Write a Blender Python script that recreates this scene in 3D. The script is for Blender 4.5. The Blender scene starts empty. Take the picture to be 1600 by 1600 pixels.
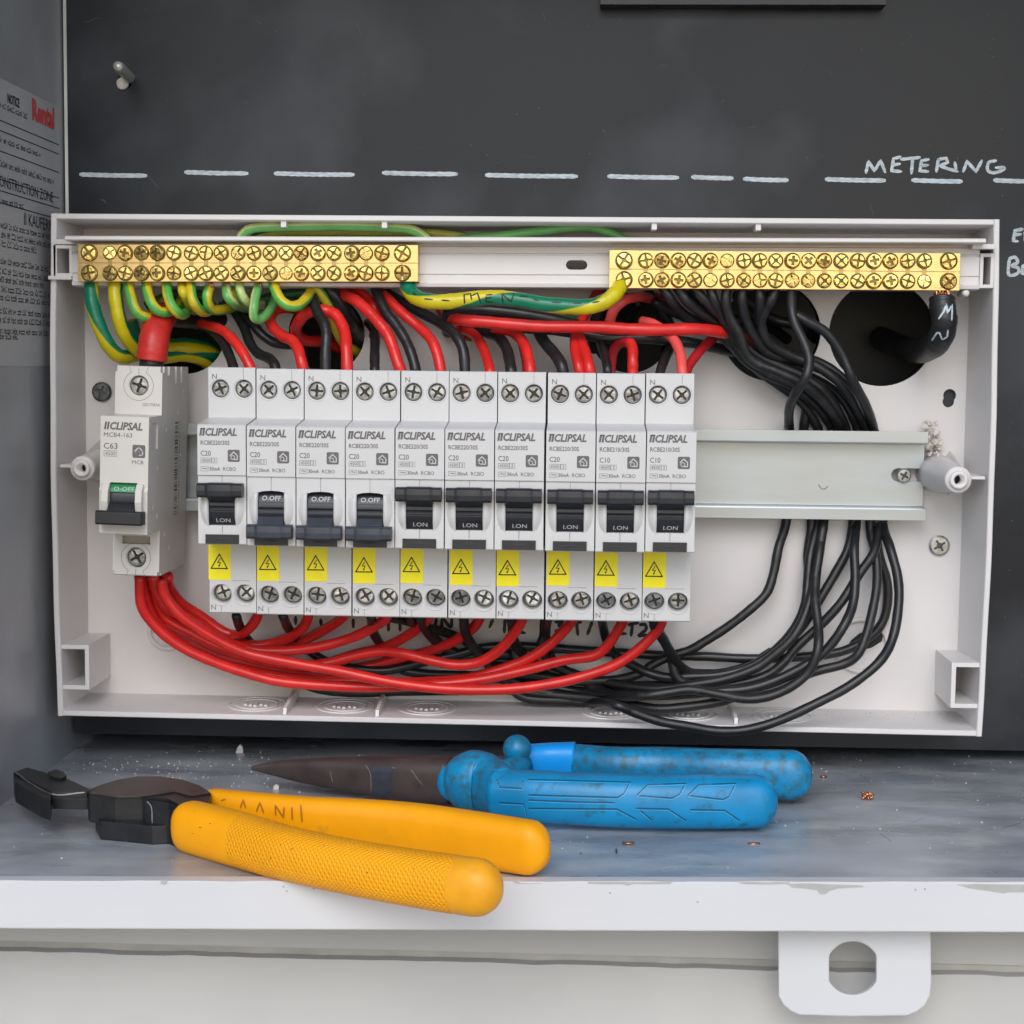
import bpy, bmesh, math, random
from math import sin, cos, pi, radians, sqrt
from mathutils import Vector, Matrix
from mathutils.bvhtree import BVHTree
random.seed(7)
S = 0.001            # everything below is written in millimetres
scene = bpy.context.scene
COL = scene.collection

# ------------------------------------------------------------------ camera
CAMX, CAMD, CAMZ = 24.7794, 681.6996, 41.8383
YAW, PITCH, ROLL, FPX = -0.0418, -0.0865, 0.0100, 2640.37
_fw = Vector((sin(YAW)*cos(PITCH), cos(YAW)*cos(PITCH), sin(PITCH)))
_r = Vector((cos(YAW), -sin(YAW), 0)); _u = _r.cross(_fw)
RT = cos(ROLL)*_r + sin(ROLL)*_u
UP = -sin(ROLL)*_r + cos(ROLL)*_u
CAM = Vector((CAMX, -CAMD, CAMZ))
cam = bpy.data.cameras.new('camera')
camo = bpy.data.objects.new('camera', cam); COL.objects.link(camo)
camo.matrix_world = Matrix(((RT.x, UP.x, -_fw.x, CAM.x*S), (RT.y, UP.y, -_fw.y, CAM.y*S), (RT.z, UP.z, -_fw.z, CAM.z*S), (0, 0, 0, 1)))
cam.sensor_fit = 'HORIZONTAL'; cam.sensor_width = 36
cam.lens = 36*FPX/1600
cam.clip_start = 0.01; cam.clip_end = 100
scene.camera = camo

# ------------------------------------------------------------------ light
SUN_EL, SUN_AZ = radians(36), radians(-8)     # azimuth measured from straight out of the box, towards the left
w = bpy.data.worlds.new('World'); scene.world = w; w.use_nodes = True
nt = w.node_tree; nt.nodes.clear()
sky = nt.nodes.new('ShaderNodeTexSky'); sky.sky_type = 'NISHITA'; sky.sun_disc = False
sky.sun_elevation = SUN_EL; sky.sun_rotation = pi + SUN_AZ
sky.air_density = 1.0; sky.dust_density = 1.0; sky.ozone_density = 1.0
hs = nt.nodes.new('ShaderNodeHueSaturation'); hs.inputs['Saturation'].default_value = 0.8
bg = nt.nodes.new('ShaderNodeBackground'); bg.inputs['Strength'].default_value = 0.15
wo = nt.nodes.new('ShaderNodeOutputWorld')
nt.links.new(sky.outputs[0], hs.inputs['Color']); nt.links.new(hs.outputs[0], bg.inputs[0]); nt.links.new(bg.outputs[0], wo.inputs[0])
sun = bpy.data.lights.new('sun', 'SUN'); sun.energy = 1.2; sun.angle = radians(35); sun.color = (1.0, 0.99, 0.975)
suno = bpy.data.objects.new('sun', sun); COL.objects.link(suno)
sd = Vector((sin(SUN_AZ)*cos(SUN_EL), -cos(SUN_AZ)*cos(SUN_EL), sin(SUN_EL)))
suno.rotation_euler = sd.to_track_quat('Z', 'Y').to_euler(); suno.location = (0, -2, 2)
scene.view_settings.view_transform = 'Standard'; scene.view_settings.look = 'None'
scene.view_settings.exposure = 0.27; scene.view_settings.gamma = 1.0
scene.cycles.max_bounces = 6; scene.cycles.diffuse_bounces = 3; scene.cycles.glossy_bounces = 3

# ------------------------------------------------------------------ helpers
def ray(px, py):
    return (_fw + RT*((px-800)/FPX) + UP*((800-py)/FPX))
def at(px, py, d):                    # point seen at photo pixel px,py lying d mm in front of the enclosure's back
    v = ray(px, py); t = (-d - CAM.y)/v.y; return CAM + v*t
def atz(px, py, z):
    v = ray(px, py); t = (z - CAM.z)/v.z; return CAM + v*t
def atx(px, py, x):
    v = ray(px, py); t = (x - CAM.x)/v.x; return CAM + v*t
def at_shelf(px, py, h):              # on the (slightly tilted) shelf plus a height
    v = ray(px, py); p = atz(px, py, -119+h)
    for _ in range(4): p = atz(px, py, shelf_z(p.x)+h)
    return p
def shelf_z(x): return -119.2 + 1.6*(x/180.0)

def link(o, parent=None):
    COL.objects.link(o)
    if parent is not None: o.parent = parent
    return o
def tag(o, label=None, cat=None, group=None, kind=None):
    if label: o['label'] = label
    if cat: o['category'] = cat
    if group: o['group'] = group
    if kind: o['kind'] = kind
    return o
def thing(name, label, cat, loc=(0, 0, 0), group=None, rot=None):
    o = bpy.data.objects.new(name, None); o.empty_display_size = 0.01
    o.location = Vector(loc)*S
    if rot: o.rotation_euler = rot
    link(o); return tag(o, label, cat, group)

class MB:
    """collects polygons in mm and makes one mesh of them"""
    def __init__(s): s.v = []; s.f = []; s.uv = []; s.sm = []; s.mi = []; s.cm = 0
    def add(s, vs, fs, smooth=False, uvs=None):
        b = len(s.v); s.v += [tuple(p) for p in vs]
        for i, f in enumerate(fs):
            s.f.append([b+k for k in f]); s.sm.append(smooth); s.mi.append(s.cm)
            s.uv.append(uvs[i] if uvs else None)
        return s
    def box(s, x0, x1, d0, d1, z0, z1):      # d = distance towards the viewer
        y0, y1 = -d1, -d0
        vs = [(x0,y0,z0),(x1,y0,z0),(x1,y1,z0),(x0,y1,z0),(x0,y0,z1),(x1,y0,z1),(x1,y1,z1),(x0,y1,z1)]
        return s.add(vs, [(0,3,2,1),(4,5,6,7),(0,1,5,4),(1,2,6,5),(2,3,7,6),(3,0,4,7)])
    def prism_x(s, prof, x0, x1):            # prof: (d,z) outline
        n = len(prof)
        vs = [(x0,-d,z) for d, z in prof] + [(x1,-d,z) for d, z in prof]
        fs = [tuple(range(n))[::-1], tuple(range(n, 2*n))]
        fs += [(i, (i+1) % n, n+(i+1) % n, n+i) for i in range(n)]
        return s.add(vs, fs)
    def prism_d(s, prof, d0, d1):            # prof: (x,z) outline facing the viewer
        n = len(prof)
        vs = [(x,-d0,z) for x, z in prof] + [(x,-d1,z) for x, z in prof]
        fs = [tuple(range(n))[::-1], tuple(range(n, 2*n))]
        fs += [(i, (i+1) % n, n+(i+1) % n, n+i) for i in range(n)]
        return s.add(vs, fs)
    def prism_z(s, prof, z0, z1, ztop=None):  # prof: (x,y) outline
        n = len(prof)
        vs = [(x, y, z0) for x, y in prof] + [(x, y, z1 if ztop is None else ztop[i]) for i, (x, y) in enumerate(prof)]
        fs = [tuple(range(n))[::-1], tuple(range(n, 2*n))]
        fs += [(i, (i+1) % n, n+(i+1) % n, n+i) for i in range(n)]
        return s.add(vs, fs)
    def lathe_d(s, cx, cz, prof, seg=24, smooth=True, a0=0, a1=2*pi, caps=True):   # prof (r,d) about an axis pointing at the viewer
        full = abs(a1-a0-2*pi) < 1e-6; m = seg if full else seg+1; vs = []
        for r, d in prof:
            for k in range(m):
                a = a0+(a1-a0)*k/seg; vs.append((cx+r*cos(a), -d, cz+r*sin(a)))
        fs = []
        for j in range(len(prof)-1):
            for k in range(seg):
                k2 = (k+1) % m
                fs.append((j*m+k, j*m+k2, (j+1)*m+k2, (j+1)*m+k))
        if prof[-1][0] > 0 and full and caps: fs.append(tuple((len(prof)-1)*m+k for k in range(m)))
        if prof[0][0] > 0 and full and caps: fs.append(tuple(range(m))[::-1])
        return s.add(vs, fs, smooth)
    def tube(s, pts, r, seg=12, uvlen=1.0, twist=0.0, rate=0.0, cap=True, radii=None):
        pts = [Vector(p) for p in pts]; n = len(pts)
        T = [(pts[min(i+1, n-1)]-pts[max(i-1, 0)]).normalized() for i in range(n)]
        up = Vector((0, -1, 0))
        if abs(T[0].dot(up)) > .9: up = Vector((1, 0, 0))
        N = (up - T[0]*up.dot(T[0])).normalized(); vs = []; L = [0]
        for i in range(1, n): L.append(L[-1]+(pts[i]-pts[i-1]).length)
        for i in range(n):
            N = (N - T[i]*N.dot(T[i]));
            if N.length < 1e-6: N = T[i].orthogonal()
            N.normalize(); B = T[i].cross(N); rr = radii[i] if radii else r
            for k in range(seg):
                a = 2*pi*k/seg; vs.append(pts[i]+(N*cos(a)+B*sin(a))*rr)
        fs = []; uvs = []
        for i in range(n-1):
            for k in range(seg):
                k2 = (k+1) % seg
                fs.append((i*seg+k, i*seg+k2, (i+1)*seg+k2, (i+1)*seg+k))
                a, b = k/seg, (k+1)/seg; t0 = twist+rate*L[i]; t1 = twist+rate*L[i+1]
                uvs.append([(a+t0, L[i]), (b+t0, L[i]), (b+t1, L[i+1]), (a+t1, L[i+1])])
        if cap:
            fs.append(tuple(range(seg))[::-1]); uvs.append([(0, 0)]*seg)
            fs.append(tuple((n-1)*seg+k for k in range(seg))); uvs.append([(0, 0)]*seg)
        return s.add(vs, fs, True, uvs)
    def mesh(s, name, mats, origin=(0, 0, 0)):
        me = bpy.data.meshes.new(name); ox, oy, oz = origin
        me.from_pydata([((x-ox)*S, (y-oy)*S, (z-oz)*S) for x, y, z in s.v], [], s.f)
        for m in (mats if isinstance(mats, (list, tuple)) else [mats]): me.materials.append(m)
        me.polygons.foreach_set('use_smooth', s.sm); me.polygons.foreach_set('material_index', s.mi)
        if any(u is not None for u in s.uv):
            uvl = me.uv_layers.new(name='UVMap'); i = 0
            for p, u in zip(me.polygons, s.uv):
                for k in range(p.loop_total):
                    if u: uvl.data[p.loop_start+k].uv = u[k]
        me.validate(); me.update(); return me
    def build(s, name, mats, parent=None, origin=(0, 0, 0), recalc=True):
        me = s.mesh(name, mats, origin)
        if recalc:
            bm = bmesh.new(); bm.from_mesh(me); bmesh.ops.recalc_face_normals(bm, faces=bm.faces); bm.to_mesh(me); bm.free()
        o = bpy.data.objects.new(name, me); o.location = Vector(origin)*S
        return link(o, parent)

def boolean(me, cutter, mm='INDEX'):
    a = bpy.data.objects.new('tmp_a', me); b = bpy.data.objects.new('tmp_b', cutter); COL.objects.link(a); COL.objects.link(b)
    for m_ in (me, cutter):
        bm = bmesh.new(); bm.from_mesh(m_); bmesh.ops.recalc_face_normals(bm, faces=bm.faces); bm.to_mesh(m_); bm.free()
    md = a.modifiers.new('b', 'BOOLEAN'); md.operation = 'DIFFERENCE'; md.object = b; md.solver = 'EXACT'; md.material_mode = mm
    dg = bpy.context.evaluated_depsgraph_get(); out = bpy.data.meshes.new_from_object(a.evaluated_get(dg))
    bpy.data.objects.remove(a); bpy.data.objects.remove(b)
    return out
def obj(name, me, parent=None, loc=(0, 0, 0), rot=None):
    o = bpy.data.objects.new(name, me); o.location = Vector(loc)*S
    if rot: o.rotation_euler = rot
    return link(o, parent)

def catmull(P, n=8):
    P = [Vector(p) for p in P]
    if len(P) < 3: return P
    Q = [P[0]*2-P[1]]+P+[P[-1]*2-P[-2]]; out = []
    for i in range(1, len(Q)-2):
        a, b, c, d = Q[i-1:i+3]
        for k in range(n):
            t = k/n
            out.append(.5*((2*b)+(c-a)*t+(2*a-5*b+4*c-d)*t*t+(3*b-a-3*c+d)*t**3))
    out.append(P[-1]); return out

# ------------------------------------------------------------------ materials
def mat(name, col, rough=.5, metal=0., var=0., vscale=60., col2=None, c2amt=.0, c2scale=200., bump=0., bscale=400., stretch=(1, 1, 1), spec=.5, bevel=0., coat=0., rvar=0., sharp=.08):
    m = bpy.data.materials.new(name); m.use_nodes = True; t = m.node_tree; N = t.nodes; L = t.links
    b = N['Principled BSDF']; b.inputs['Roughness'].default_value = rough; b.inputs['Metallic'].default_value = metal
    b.inputs['Specular IOR Level'].default_value = spec; b.inputs['Coat Weight'].default_value = coat
    g = N.new('ShaderNodeNewGeometry'); mp = N.new('ShaderNodeMapping'); mp.inputs['Scale'].default_value = stretch
    L.new(g.outputs['Position'], mp.inputs['Vector'])
    def noise(sc, det=4):
        n = N.new('ShaderNodeTexNoise'); n.inputs['Scale'].default_value = sc; n.inputs['Detail'].default_value = det
        L.new(mp.outputs[0], n.inputs['Vector']); return n
    c = None
    if var > 0:
        n = noise(vscale); mr = N.new('ShaderNodeMapRange'); mr.inputs[1].default_value = .3; mr.inputs[2].default_value = .7
        mr.inputs[3].default_value = 1-var; mr.inputs[4].default_value = 1+var; L.new(n.outputs['Fac'], mr.inputs[0])
        mx = N.new('ShaderNodeMix'); mx.data_type = 'RGBA'; mx.blend_type = 'MULTIPLY'; mx.inputs[0].default_value = 1
        mx.inputs['A'].default_value = (*col, 1); L.new(mr.outputs[0], mx.inputs['B']); c = mx.outputs['Result']
        if rvar:
            mr2 = N.new('ShaderNodeMapRange'); mr2.inputs[1].default_value = .3; mr2.inputs[2].default_value = .7
            mr2.inputs[3].default_value = rough-rvar; mr2.inputs[4].default_value = rough+rvar; L.new(n.outputs['Fac'], mr2.inputs[0]); L.new(mr2.outputs[0], b.inputs['Roughness'])
    if col2:
        n = noise(c2scale, 6); mr = N.new('ShaderNodeMapRange'); mr.inputs[1].default_value = .5+(.5-c2amt)*.5-.0; mr.inputs[2].default_value = mr.inputs[1].default_value+sharp
        L.new(n.outputs['Fac'], mr.inputs[0])
        mx = N.new('ShaderNodeMix'); mx.data_type = 'RGBA'; L.new(mr.outputs[0], mx.inputs[0])
        if c: L.new(c, mx.inputs['A'])
        else: mx.inputs['A'].default_value = (*col, 1)
        mx.inputs['B'].default_value = (*col2, 1); c = mx.outputs['Result']
    if c: L.new(c, b.inputs['Base Color'])
    else: b.inputs['Base Color'].default_value = (*col, 1)
    nrm = None
    if bevel:
        bv = N.new('ShaderNodeBevel'); bv.samples = 4; bv.inputs['Radius'].default_value = bevel*S; nrm = bv.outputs[0]
    if bump:
        n = noise(bscale, 3); bp = N.new('ShaderNodeBump'); bp.inputs['Strength'].default_value = 1; bp.inputs['Distance'].default_value = bump*S
        L.new(n.outputs['Fac'], bp.inputs['Height'])
        if nrm: L.new(nrm, bp.inputs['Normal'])
        nrm = bp.outputs[0]
    if nrm: L.new(nrm, b.inputs['Normal'])
    return m

M = {}
M['enc'] = mat('white_enclosure_plastic', (.69, .665, .66), .42, var=.03, vscale=25, col2=(.55, .50, .46), c2amt=.12, c2scale=90, sharp=.25, bevel=.35, bump=.02, bscale=900)
M['encplain'] = mat('white_enclosure_moulding', (.70, .67, .66), .42, var=.02, vscale=30, bevel=.3)
M['brk'] = mat('breaker_white_plastic', (.59, .585, .585), .38, var=.015, vscale=80, bevel=.25, bump=.012, bscale=2500)
M['brkwarm'] = mat('main_breaker_plastic', (.62, .595, .555), .4, var=.02, vscale=80, bevel=.25, bump=.012, bscale=2500)
M['print'] = mat('grey_print', (.13, .12, .12), .6)
M['printlight'] = mat('light_grey_print', (.15, .145, .145), .6)
M['printw'] = mat('white_print', (.45, .46, .48), .6)
M['toggle'] = mat('toggle_black_plastic', (.017, .019, .024), .38, var=.2, vscale=300, bevel=.3, bump=.01, bscale=3000)
M['toggleb'] = mat('toggle_grey_plastic', (.036, .042, .056), .42, var=.15, vscale=300, bevel=.3)
M['black'] = mat('black_slot', (.012, .012, .013), .6)
M['green'] = mat('green_flag', (.02, .22, .08), .4)
M['yel'] = mat('yellow_sticker', (.93, .80, .0), .45, var=.04, vscale=200)
M['rail'] = mat('zinc_rail', (.43, .462, .475), .36, .55, var=.06, vscale=30, stretch=(1, 6, 6), bevel=.3, rvar=.06)
M['steel'] = mat('screw_steel', (.34, .345, .345), .28, .95, var=.45, vscale=420, bevel=.12, bump=.14, bscale=700)
M['steeld'] = mat('dark_screw_steel', (.13, .14, .14), .38, .9, var=.3, vscale=500)
M['zincs'] = mat('zinc_screw', (.42, .44, .42), .33, .85, var=.3, vscale=400)
M['brass'] = mat('brushed_brass', (.74, .52, .22), .28, .95, var=.18, vscale=260, stretch=(1, 8, 14), bump=.015, bscale=900, bevel=.3)
M['brasss'] = mat('brass_screw', (.72, .56, .20), .2, 1., var=.3, vscale=700, bevel=.15, bump=.12, bscale=900)
M['brassg'] = mat('brass_recess_shade', (.22, .14, .045), .35, .8)  # slot faces of brass screws, shade put into the colour
M['steelg'] = mat('steel_recess_shade', (.10, .10, .105), .4, .7)  # cross faces of steel screws, darkened by colour to read as shaded
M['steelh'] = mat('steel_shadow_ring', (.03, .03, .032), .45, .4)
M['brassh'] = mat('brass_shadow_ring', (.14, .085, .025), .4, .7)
M['red'] = mat('red_pvc', (.66, .022, .018), .31, var=.14, vscale=120, bump=.06, bscale=260)
M['pink'] = mat('pinkish_red_pvc', (.78, .09, .08), .36, var=.1, vscale=120, bump=.03, bscale=350)
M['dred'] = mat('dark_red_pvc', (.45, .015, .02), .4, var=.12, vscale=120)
M['redtape'] = mat('red_tape', (.55, .025, .02), .42, var=.15, vscale=160, bump=.35, bscale=220)
M['blk'] = mat('black_pvc', (.014, .0145, .0165), .36, var=.25, vscale=150, bump=.03, bscale=300)
M['blkdust'] = mat('black_pvc_dusty', (.014, .014, .0155), .42, var=.25, vscale=150, bump=.05, bscale=300, col2=(.034, .034, .034), c2amt=.25, c2scale=300)
M['copper'] = mat('copper', (.75, .32, .16), .3, 1.)
M['board'] = mat('black_board', (.0115, .0142, .0195), .37, spec=.3, var=.4, vscale=9, col2=(.038, .042, .050), c2amt=.54, c2scale=10, sharp=.12, bump=.05, bscale=60, rvar=.1)
M['chalk'] = mat('pale_marker', (.48, .54, .58), .6, var=.25, vscale=300, stretch=(1, 1, 5), col2=(.20, .23, .26), c2amt=.35, c2scale=260, sharp=.25)
M['shelf'] = mat('worn_grey_metal', (.36, .385, .42), .3, .2, var=.3, vscale=22, col2=(.56, .58, .58), c2amt=.54, c2scale=26, sharp=.3, bump=.12, bscale=120, rvar=.08, stretch=(1, 2.2, 1))
M['boxwall'] = mat('meter_box_grey_metal', (.38, .395, .415), .38, .3, var=.2, vscale=16, col2=(.21, .21, .20), c2amt=.25, c2scale=30, sharp=.4, bump=.05, bscale=80, rvar=.06)
M['boxin'] = mat('meter_box_inner', (.09, .095, .10), .6)
M['seam'] = mat('pale_metal_seam', (.62, .62, .60), .5, .05, var=.12, vscale=50, col2=(.25, .24, .22), c2amt=.2, c2scale=200)
M['paper'] = mat('notice_paper', (.42, .425, .435), .45, var=.06, vscale=30, spec=.6)
M['paperink'] = mat('notice_ink', (.012, .012, .014), .6)
M['paperred'] = mat('notice_red', (.60, .07, .07), .6)
M['lip'] = mat('white_paint', (.64, .64, .655), .4, var=.03, vscale=20, bump=.06, bscale=90, bevel=.8, stretch=(.5, 1, 2))
M['primer'] = mat('grey_primer', (.42, .42, .40), .6, var=.1, vscale=200)
M['wall'] = mat('beige_wall', (.53, .52, .50), .7, var=.06, vscale=15, col2=(.46, .44, .415), c2amt=.15, c2scale=30, sharp=.3, bump=.15, bscale=70)
M['walld'] = mat('wall_groove', (.46, .44, .41), .8, var=.1, vscale=100, bump=.3, bscale=200)
M['hyel'] = mat('yellow_rubber', (.95, .385, .0), .45, spec=.35, var=.06, vscale=60, col2=(.52, .24, .02), c2amt=.16, c2scale=110, sharp=.25)
M['htip'] = mat('worn_yellow_tip', (.86, .37, .01), .42, spec=.4, var=.12, vscale=90, col2=(.42, .20, .03), c2amt=.34, c2scale=120, sharp=.3, bump=.05, bscale=200)
M['blue'] = mat('blue_rubber', (.0, .235, .50), .4, var=.18, vscale=70, col2=(.01, .11, .17), c2amt=.38, c2scale=230, sharp=.2, bump=.12, bscale=260)
M['bluedirty'] = mat('grimy_blue_rubber', (.0, .21, .43), .4, var=.25, vscale=90, col2=(.03, .10, .12), c2amt=.64, c2scale=330, sharp=.3, bump=.2, bscale=300)
M['bluebright'] = mat('bright_blue_tape', (.0, .30, .80), .38, bump=.1, bscale=150)
M['jaw'] = mat('dark_tool_steel', (.028, .029, .031), .4, .5, var=.2, vscale=200, bevel=.5, bump=.03, bscale=300)
M['jawbrown'] = mat('brown_tool_steel', (.075, .052, .047), .45, .3, var=.25, vscale=120, col2=(.035, .03, .03), c2amt=.3, c2scale=160, sharp=.2, bevel=.4)
M['marker'] = mat('black_marker', (.01, .01, .012), .5)
M['groove'] = mat('blue_groove_shade', (.0, .07, .16), .5)
M['groove_glint'] = mat('blue_groove_glint', (.05, .36, .62), .35)
M['white'] = mat('white_chip', (.75, .73, .68), .6)
M['putty'] = mat('dried_filler', (.62, .58, .52), .6, var=.15, vscale=600)
M['smudge'] = mat('dirt_stain', (.09, .08, .07), .7, var=.3, vscale=300)

def stripe_mat(name, c1, c2, frac=.5, rough=.33):
    m = bpy.data.materials.new(name); m.use_nodes = True; N = m.node_tree.nodes; L = m.node_tree.links; b = N['Principled BSDF']
    b.inputs['Roughness'].default_value = rough
    uv = N.new('ShaderNodeUVMap'); sp = N.new('ShaderNodeSeparateXYZ'); L.new(uv.outputs[0], sp.inputs[0])
    fr = N.new('ShaderNodeMath'); fr.operation = 'FRACT'; L.new(sp.outputs[0], fr.inputs[0])
    a = N.new('ShaderNodeMath'); a.operation = 'SUBTRACT'; L.new(fr.outputs[0], a.inputs[0]); a.inputs[1].default_value = frac/2+.02
    a2 = N.new('ShaderNodeMath'); a2.operation = 'ABSOLUTE'; L.new(a.outputs[0], a2.inputs[0])
    mr = N.new('ShaderNodeMapRange'); mr.inputs[1].default_value = frac/2-.015; mr.inputs[2].default_value = frac/2+.015; L.new(a2.outputs[0], mr.inputs[0])
    mx = N.new('ShaderNodeMix'); mx.data_type = 'RGBA'; mx.inputs['A'].default_value = (*c1, 1); mx.inputs['B'].default_value = (*c2, 1)
    L.new(mr.outputs[0], mx.inputs[0])
    g = N.new('ShaderNodeNewGeometry'); n = N.new('ShaderNodeTexNoise'); n.inputs['Scale'].default_value = 130; L.new(g.outputs['Position'], n.inputs['Vector'])
    m2 = N.new('ShaderNodeMapRange'); m2.inputs[3].default_value = .8; m2.inputs[4].default_value = 1.2; L.new(n.outputs['Fac'], m2.inputs[0])
    mu = N.new('ShaderNodeMix'); mu.data_type = 'RGBA'; mu.blend_type = 'MULTIPLY'; mu.inputs[0].default_value = 1
    L.new(mx.outputs['Result'], mu.inputs['A']); L.new(m2.outputs[0], mu.inputs['B']); L.new(mu.outputs['Result'], b.inputs['Base Color'])
    return m
M['gy'] = stripe_mat('green_yellow_pvc', (.10, .40, .07), (.62, .50, .02))
M['gyt'] = stripe_mat('yellow_faced_green_pvc', (.0, .17, .085), (.60, .50, .005), .64)
M['gym'] = stripe_mat('even_green_yellow_pvc', (.0, .17, .085), (.60, .50, .005), .56)
M['gyc'] = stripe_mat('narrow_green_stripe_pvc', (.0, .17, .085), (.60, .50, .005), .38)
M['gyl'] = stripe_mat('pale_green_yellow_pvc', (.13, .40, .11), (.50, .60, .22), .55)
M['gyb'] = stripe_mat('deep_green_yellow_pvc', (.0, .17, .085), (.55, .46, .005), .45)
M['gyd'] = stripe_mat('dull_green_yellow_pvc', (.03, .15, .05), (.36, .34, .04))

def knurl_mat():
    m = M['hyel'].copy(); m.name = 'knurled_yellow_rubber'; N = m.node_tree.nodes; L = m.node_tree.links; b = N['Principled BSDF']
    uv = N.new('ShaderNodeUVMap'); sp = N.new('ShaderNodeSeparateXYZ'); L.new(uv.outputs[0], sp.inputs[0])
    outs = []
    for sg in (1, -1):
        a = N.new('ShaderNodeMath'); a.operation = 'MULTIPLY'; a.inputs[1].default_value = 2*pi*26*sg; L.new(sp.outputs[0], a.inputs[0])
        c = N.new('ShaderNodeMath'); c.operation = 'MULTIPLY_ADD'; c.inputs[1].default_value = 2*pi/1.7; L.new(sp.outputs[1], c.inputs[0]); L.new(a.outputs[0], c.inputs[2])
        s_ = N.new('ShaderNodeMath'); s_.operation = 'SINE'; L.new(c.outputs[0], s_.inputs[0]); outs.append(s_)
    ad = N.new('ShaderNodeMath'); ad.operation = 'MAXIMUM'; L.new(outs[0].outputs[0], ad.inputs[0]); L.new(outs[1].outputs[0], ad.inputs[1])
    bp = N.new('ShaderNodeBump'); bp.inputs['Distance'].default_value = .13*S; bp.inputs['Strength'].default_value = 1
    L.new(ad.outputs[0], bp.inputs['Height']); L.new(bp.outputs[0], b.inputs['Normal'])
    return m
M['knurl'] = knurl_mat()

# ------------------------------------------------------------------ writing
_tc = {}
def text_mesh(txt, h, mt, bold=0., shear=0., width=None):
    key = (txt, h, mt.name, bold, shear, width)
    if key in _tc: return _tc[key]
    cu = bpy.data.curves.new('t', 'FONT'); cu.body = txt; cu.size = 1; cu.shear = shear; cu.offset = bold; cu.align_x = 'LEFT'; cu.resolution_u = 2
    o = bpy.data.objects.new('t', cu); COL.objects.link(o); dg = bpy.context.evaluated_depsgraph_get()
    me = bpy.data.meshes.new_from_object(o.evaluated_get(dg)); bpy.data.objects.remove(o); bpy.data.curves.remove(cu)
    xs = [v.co.x for v in me.vertices]; ys = [v.co.y for v in me.vertices]
    x0, y0 = min(xs), min(ys); sy = h/(max(ys)-y0); sx = (width/(max(xs)-x0)) if width else sy
    for v in me.vertices: v.co = Vector(((v.co.x-x0)*sx*S, 0, (v.co.y-y0)*sy*S))
    me.materials.clear(); me.materials.append(mt)
    for p in me.polygons: p.material_index = 0
    _tc[key] = me; return me
def join_meshes(name, items, mats):          # items: (mesh, (x,d,z) mm, material index)
    bm = bmesh.new()
    for me, (x, d, z), mi in items:
        n0 = len(bm.faces); nv = len(bm.verts); bm.from_mesh(me); bm.verts.ensure_lookup_table(); bm.faces.ensure_lookup_table()
        for v in bm.verts[nv:]: v.co += Vector((x, -d, z))*S
        for f in bm.faces[n0:]:
            if mi is not None: f.material_index = mi
    out = bpy.data.meshes.new(name); bm.to_mesh(out); bm.free()
    for m in mats: out.materials.append(m)
    return out
def frame_poly(mb, x0, x1, z0, z1, d, t):
    for a, b, c, e in ((x0, x1, z0, z0+t), (x0, x1, z1-t, z1), (x0, x0+t, z0+t, z1-t), (x1-t, x1, z0+t, z1-t)):
        mb.add([(a, -d, c), (b, -d, c), (b, -d, e), (a, -d, e)], [(0, 1, 2, 3)])
def line_poly(mb, pts, wd, d):
    for (x0, z0), (x1, z1) in zip(pts, pts[1:]):
        v = Vector((x1-x0, z1-z0)); v.normalize(); n = Vector((-v.y, v.x))*wd/2; e = v*wd*.4
        x0 -= e.x; z0 -= e.y; x1 += e.x; z1 += e.y
        mb.add([(x0+n.x, -d, z0+n.y), (x0-n.x, -d, z0-n.y), (x1-n.x, -d, z1-n.y), (x1+n.x, -d, z1+n.y)], [(0, 1, 2, 3)])

def bvh_of(objs):
    bpy.context.view_layer.update(); V = []; F = []
    for o in objs:
        b = len(V); V += [o.matrix_world @ v.co for v in o.data.vertices]
        F += [[b+i for i in p.vertices] for p in o.data.polygons]
    return BVHTree.FromPolygons(V, F)
def hit(bvh, px, py):
    v = ray(px, py).normalized(); loc, n, _, _ = bvh.ray_cast(CAM*S, v)
    if loc is None: return None
    if n.dot(v) > 0: n = -n
    return loc/S, n
def stroke(mb, bvh, pts, wd, lift=.06, smooth=True, taper=False):
    """a marker stroke lying on a surface; pts are where it shows in the photo"""
    P = [Vector((a, b, 0)) for a, b in pts]
    P = catmull(P, 5) if smooth and len(P) > 2 else P
    Q = [P[0]]
    for a, b in zip(P, P[1:]):
        k = max(1, int((b-a).length/3))
        for i in range(1, k+1): Q.append(a.lerp(b, i/k))
    H = [hit(bvh, q.x, q.y) for q in Q]; H = [h for h in H if h]
    if len(H) < 2: return
    vs = []
    n = len(H)
    for i, (p, nn) in enumerate(H):
        t = (H[min(i+1, n-1)][0]-H[max(i-1, 0)][0])
        if t.length < 1e-6: t = Vector((1, 0, 0))
        t.normalize(); sd_ = nn.cross(t).normalized(); ww = wd*(.5 if i in (0, n-1) else 1)*(1+.08*sin(i*1.7))
        pp = p+nn*lift+(t*(-wd*.3) if i == 0 else t*wd*.3 if i == n-1 else Vector())
        vs += [pp-sd_*ww/2, pp+sd_*ww/2]
    mb.add(vs, [(2*i, 2*i+1, 2*i+3, 2*i+2) for i in range(n-1)])
def patch(mb, bvh, pts, lift=.08):
    H = [hit(bvh, a, b) for a, b in pts]; H = [h for h in H if h]
    if len(H) > 2: mb.add([p+n*lift for p, n in H], [tuple(range(len(H)))])

# ================================================================== THE METER BOX (setting)
WX = -187.0          # inside face of the left wall
ZB = -98.0
def quad(mb, a, b, c, d): mb.add([a, b, c, d], [(0, 1, 2, 3)])
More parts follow.
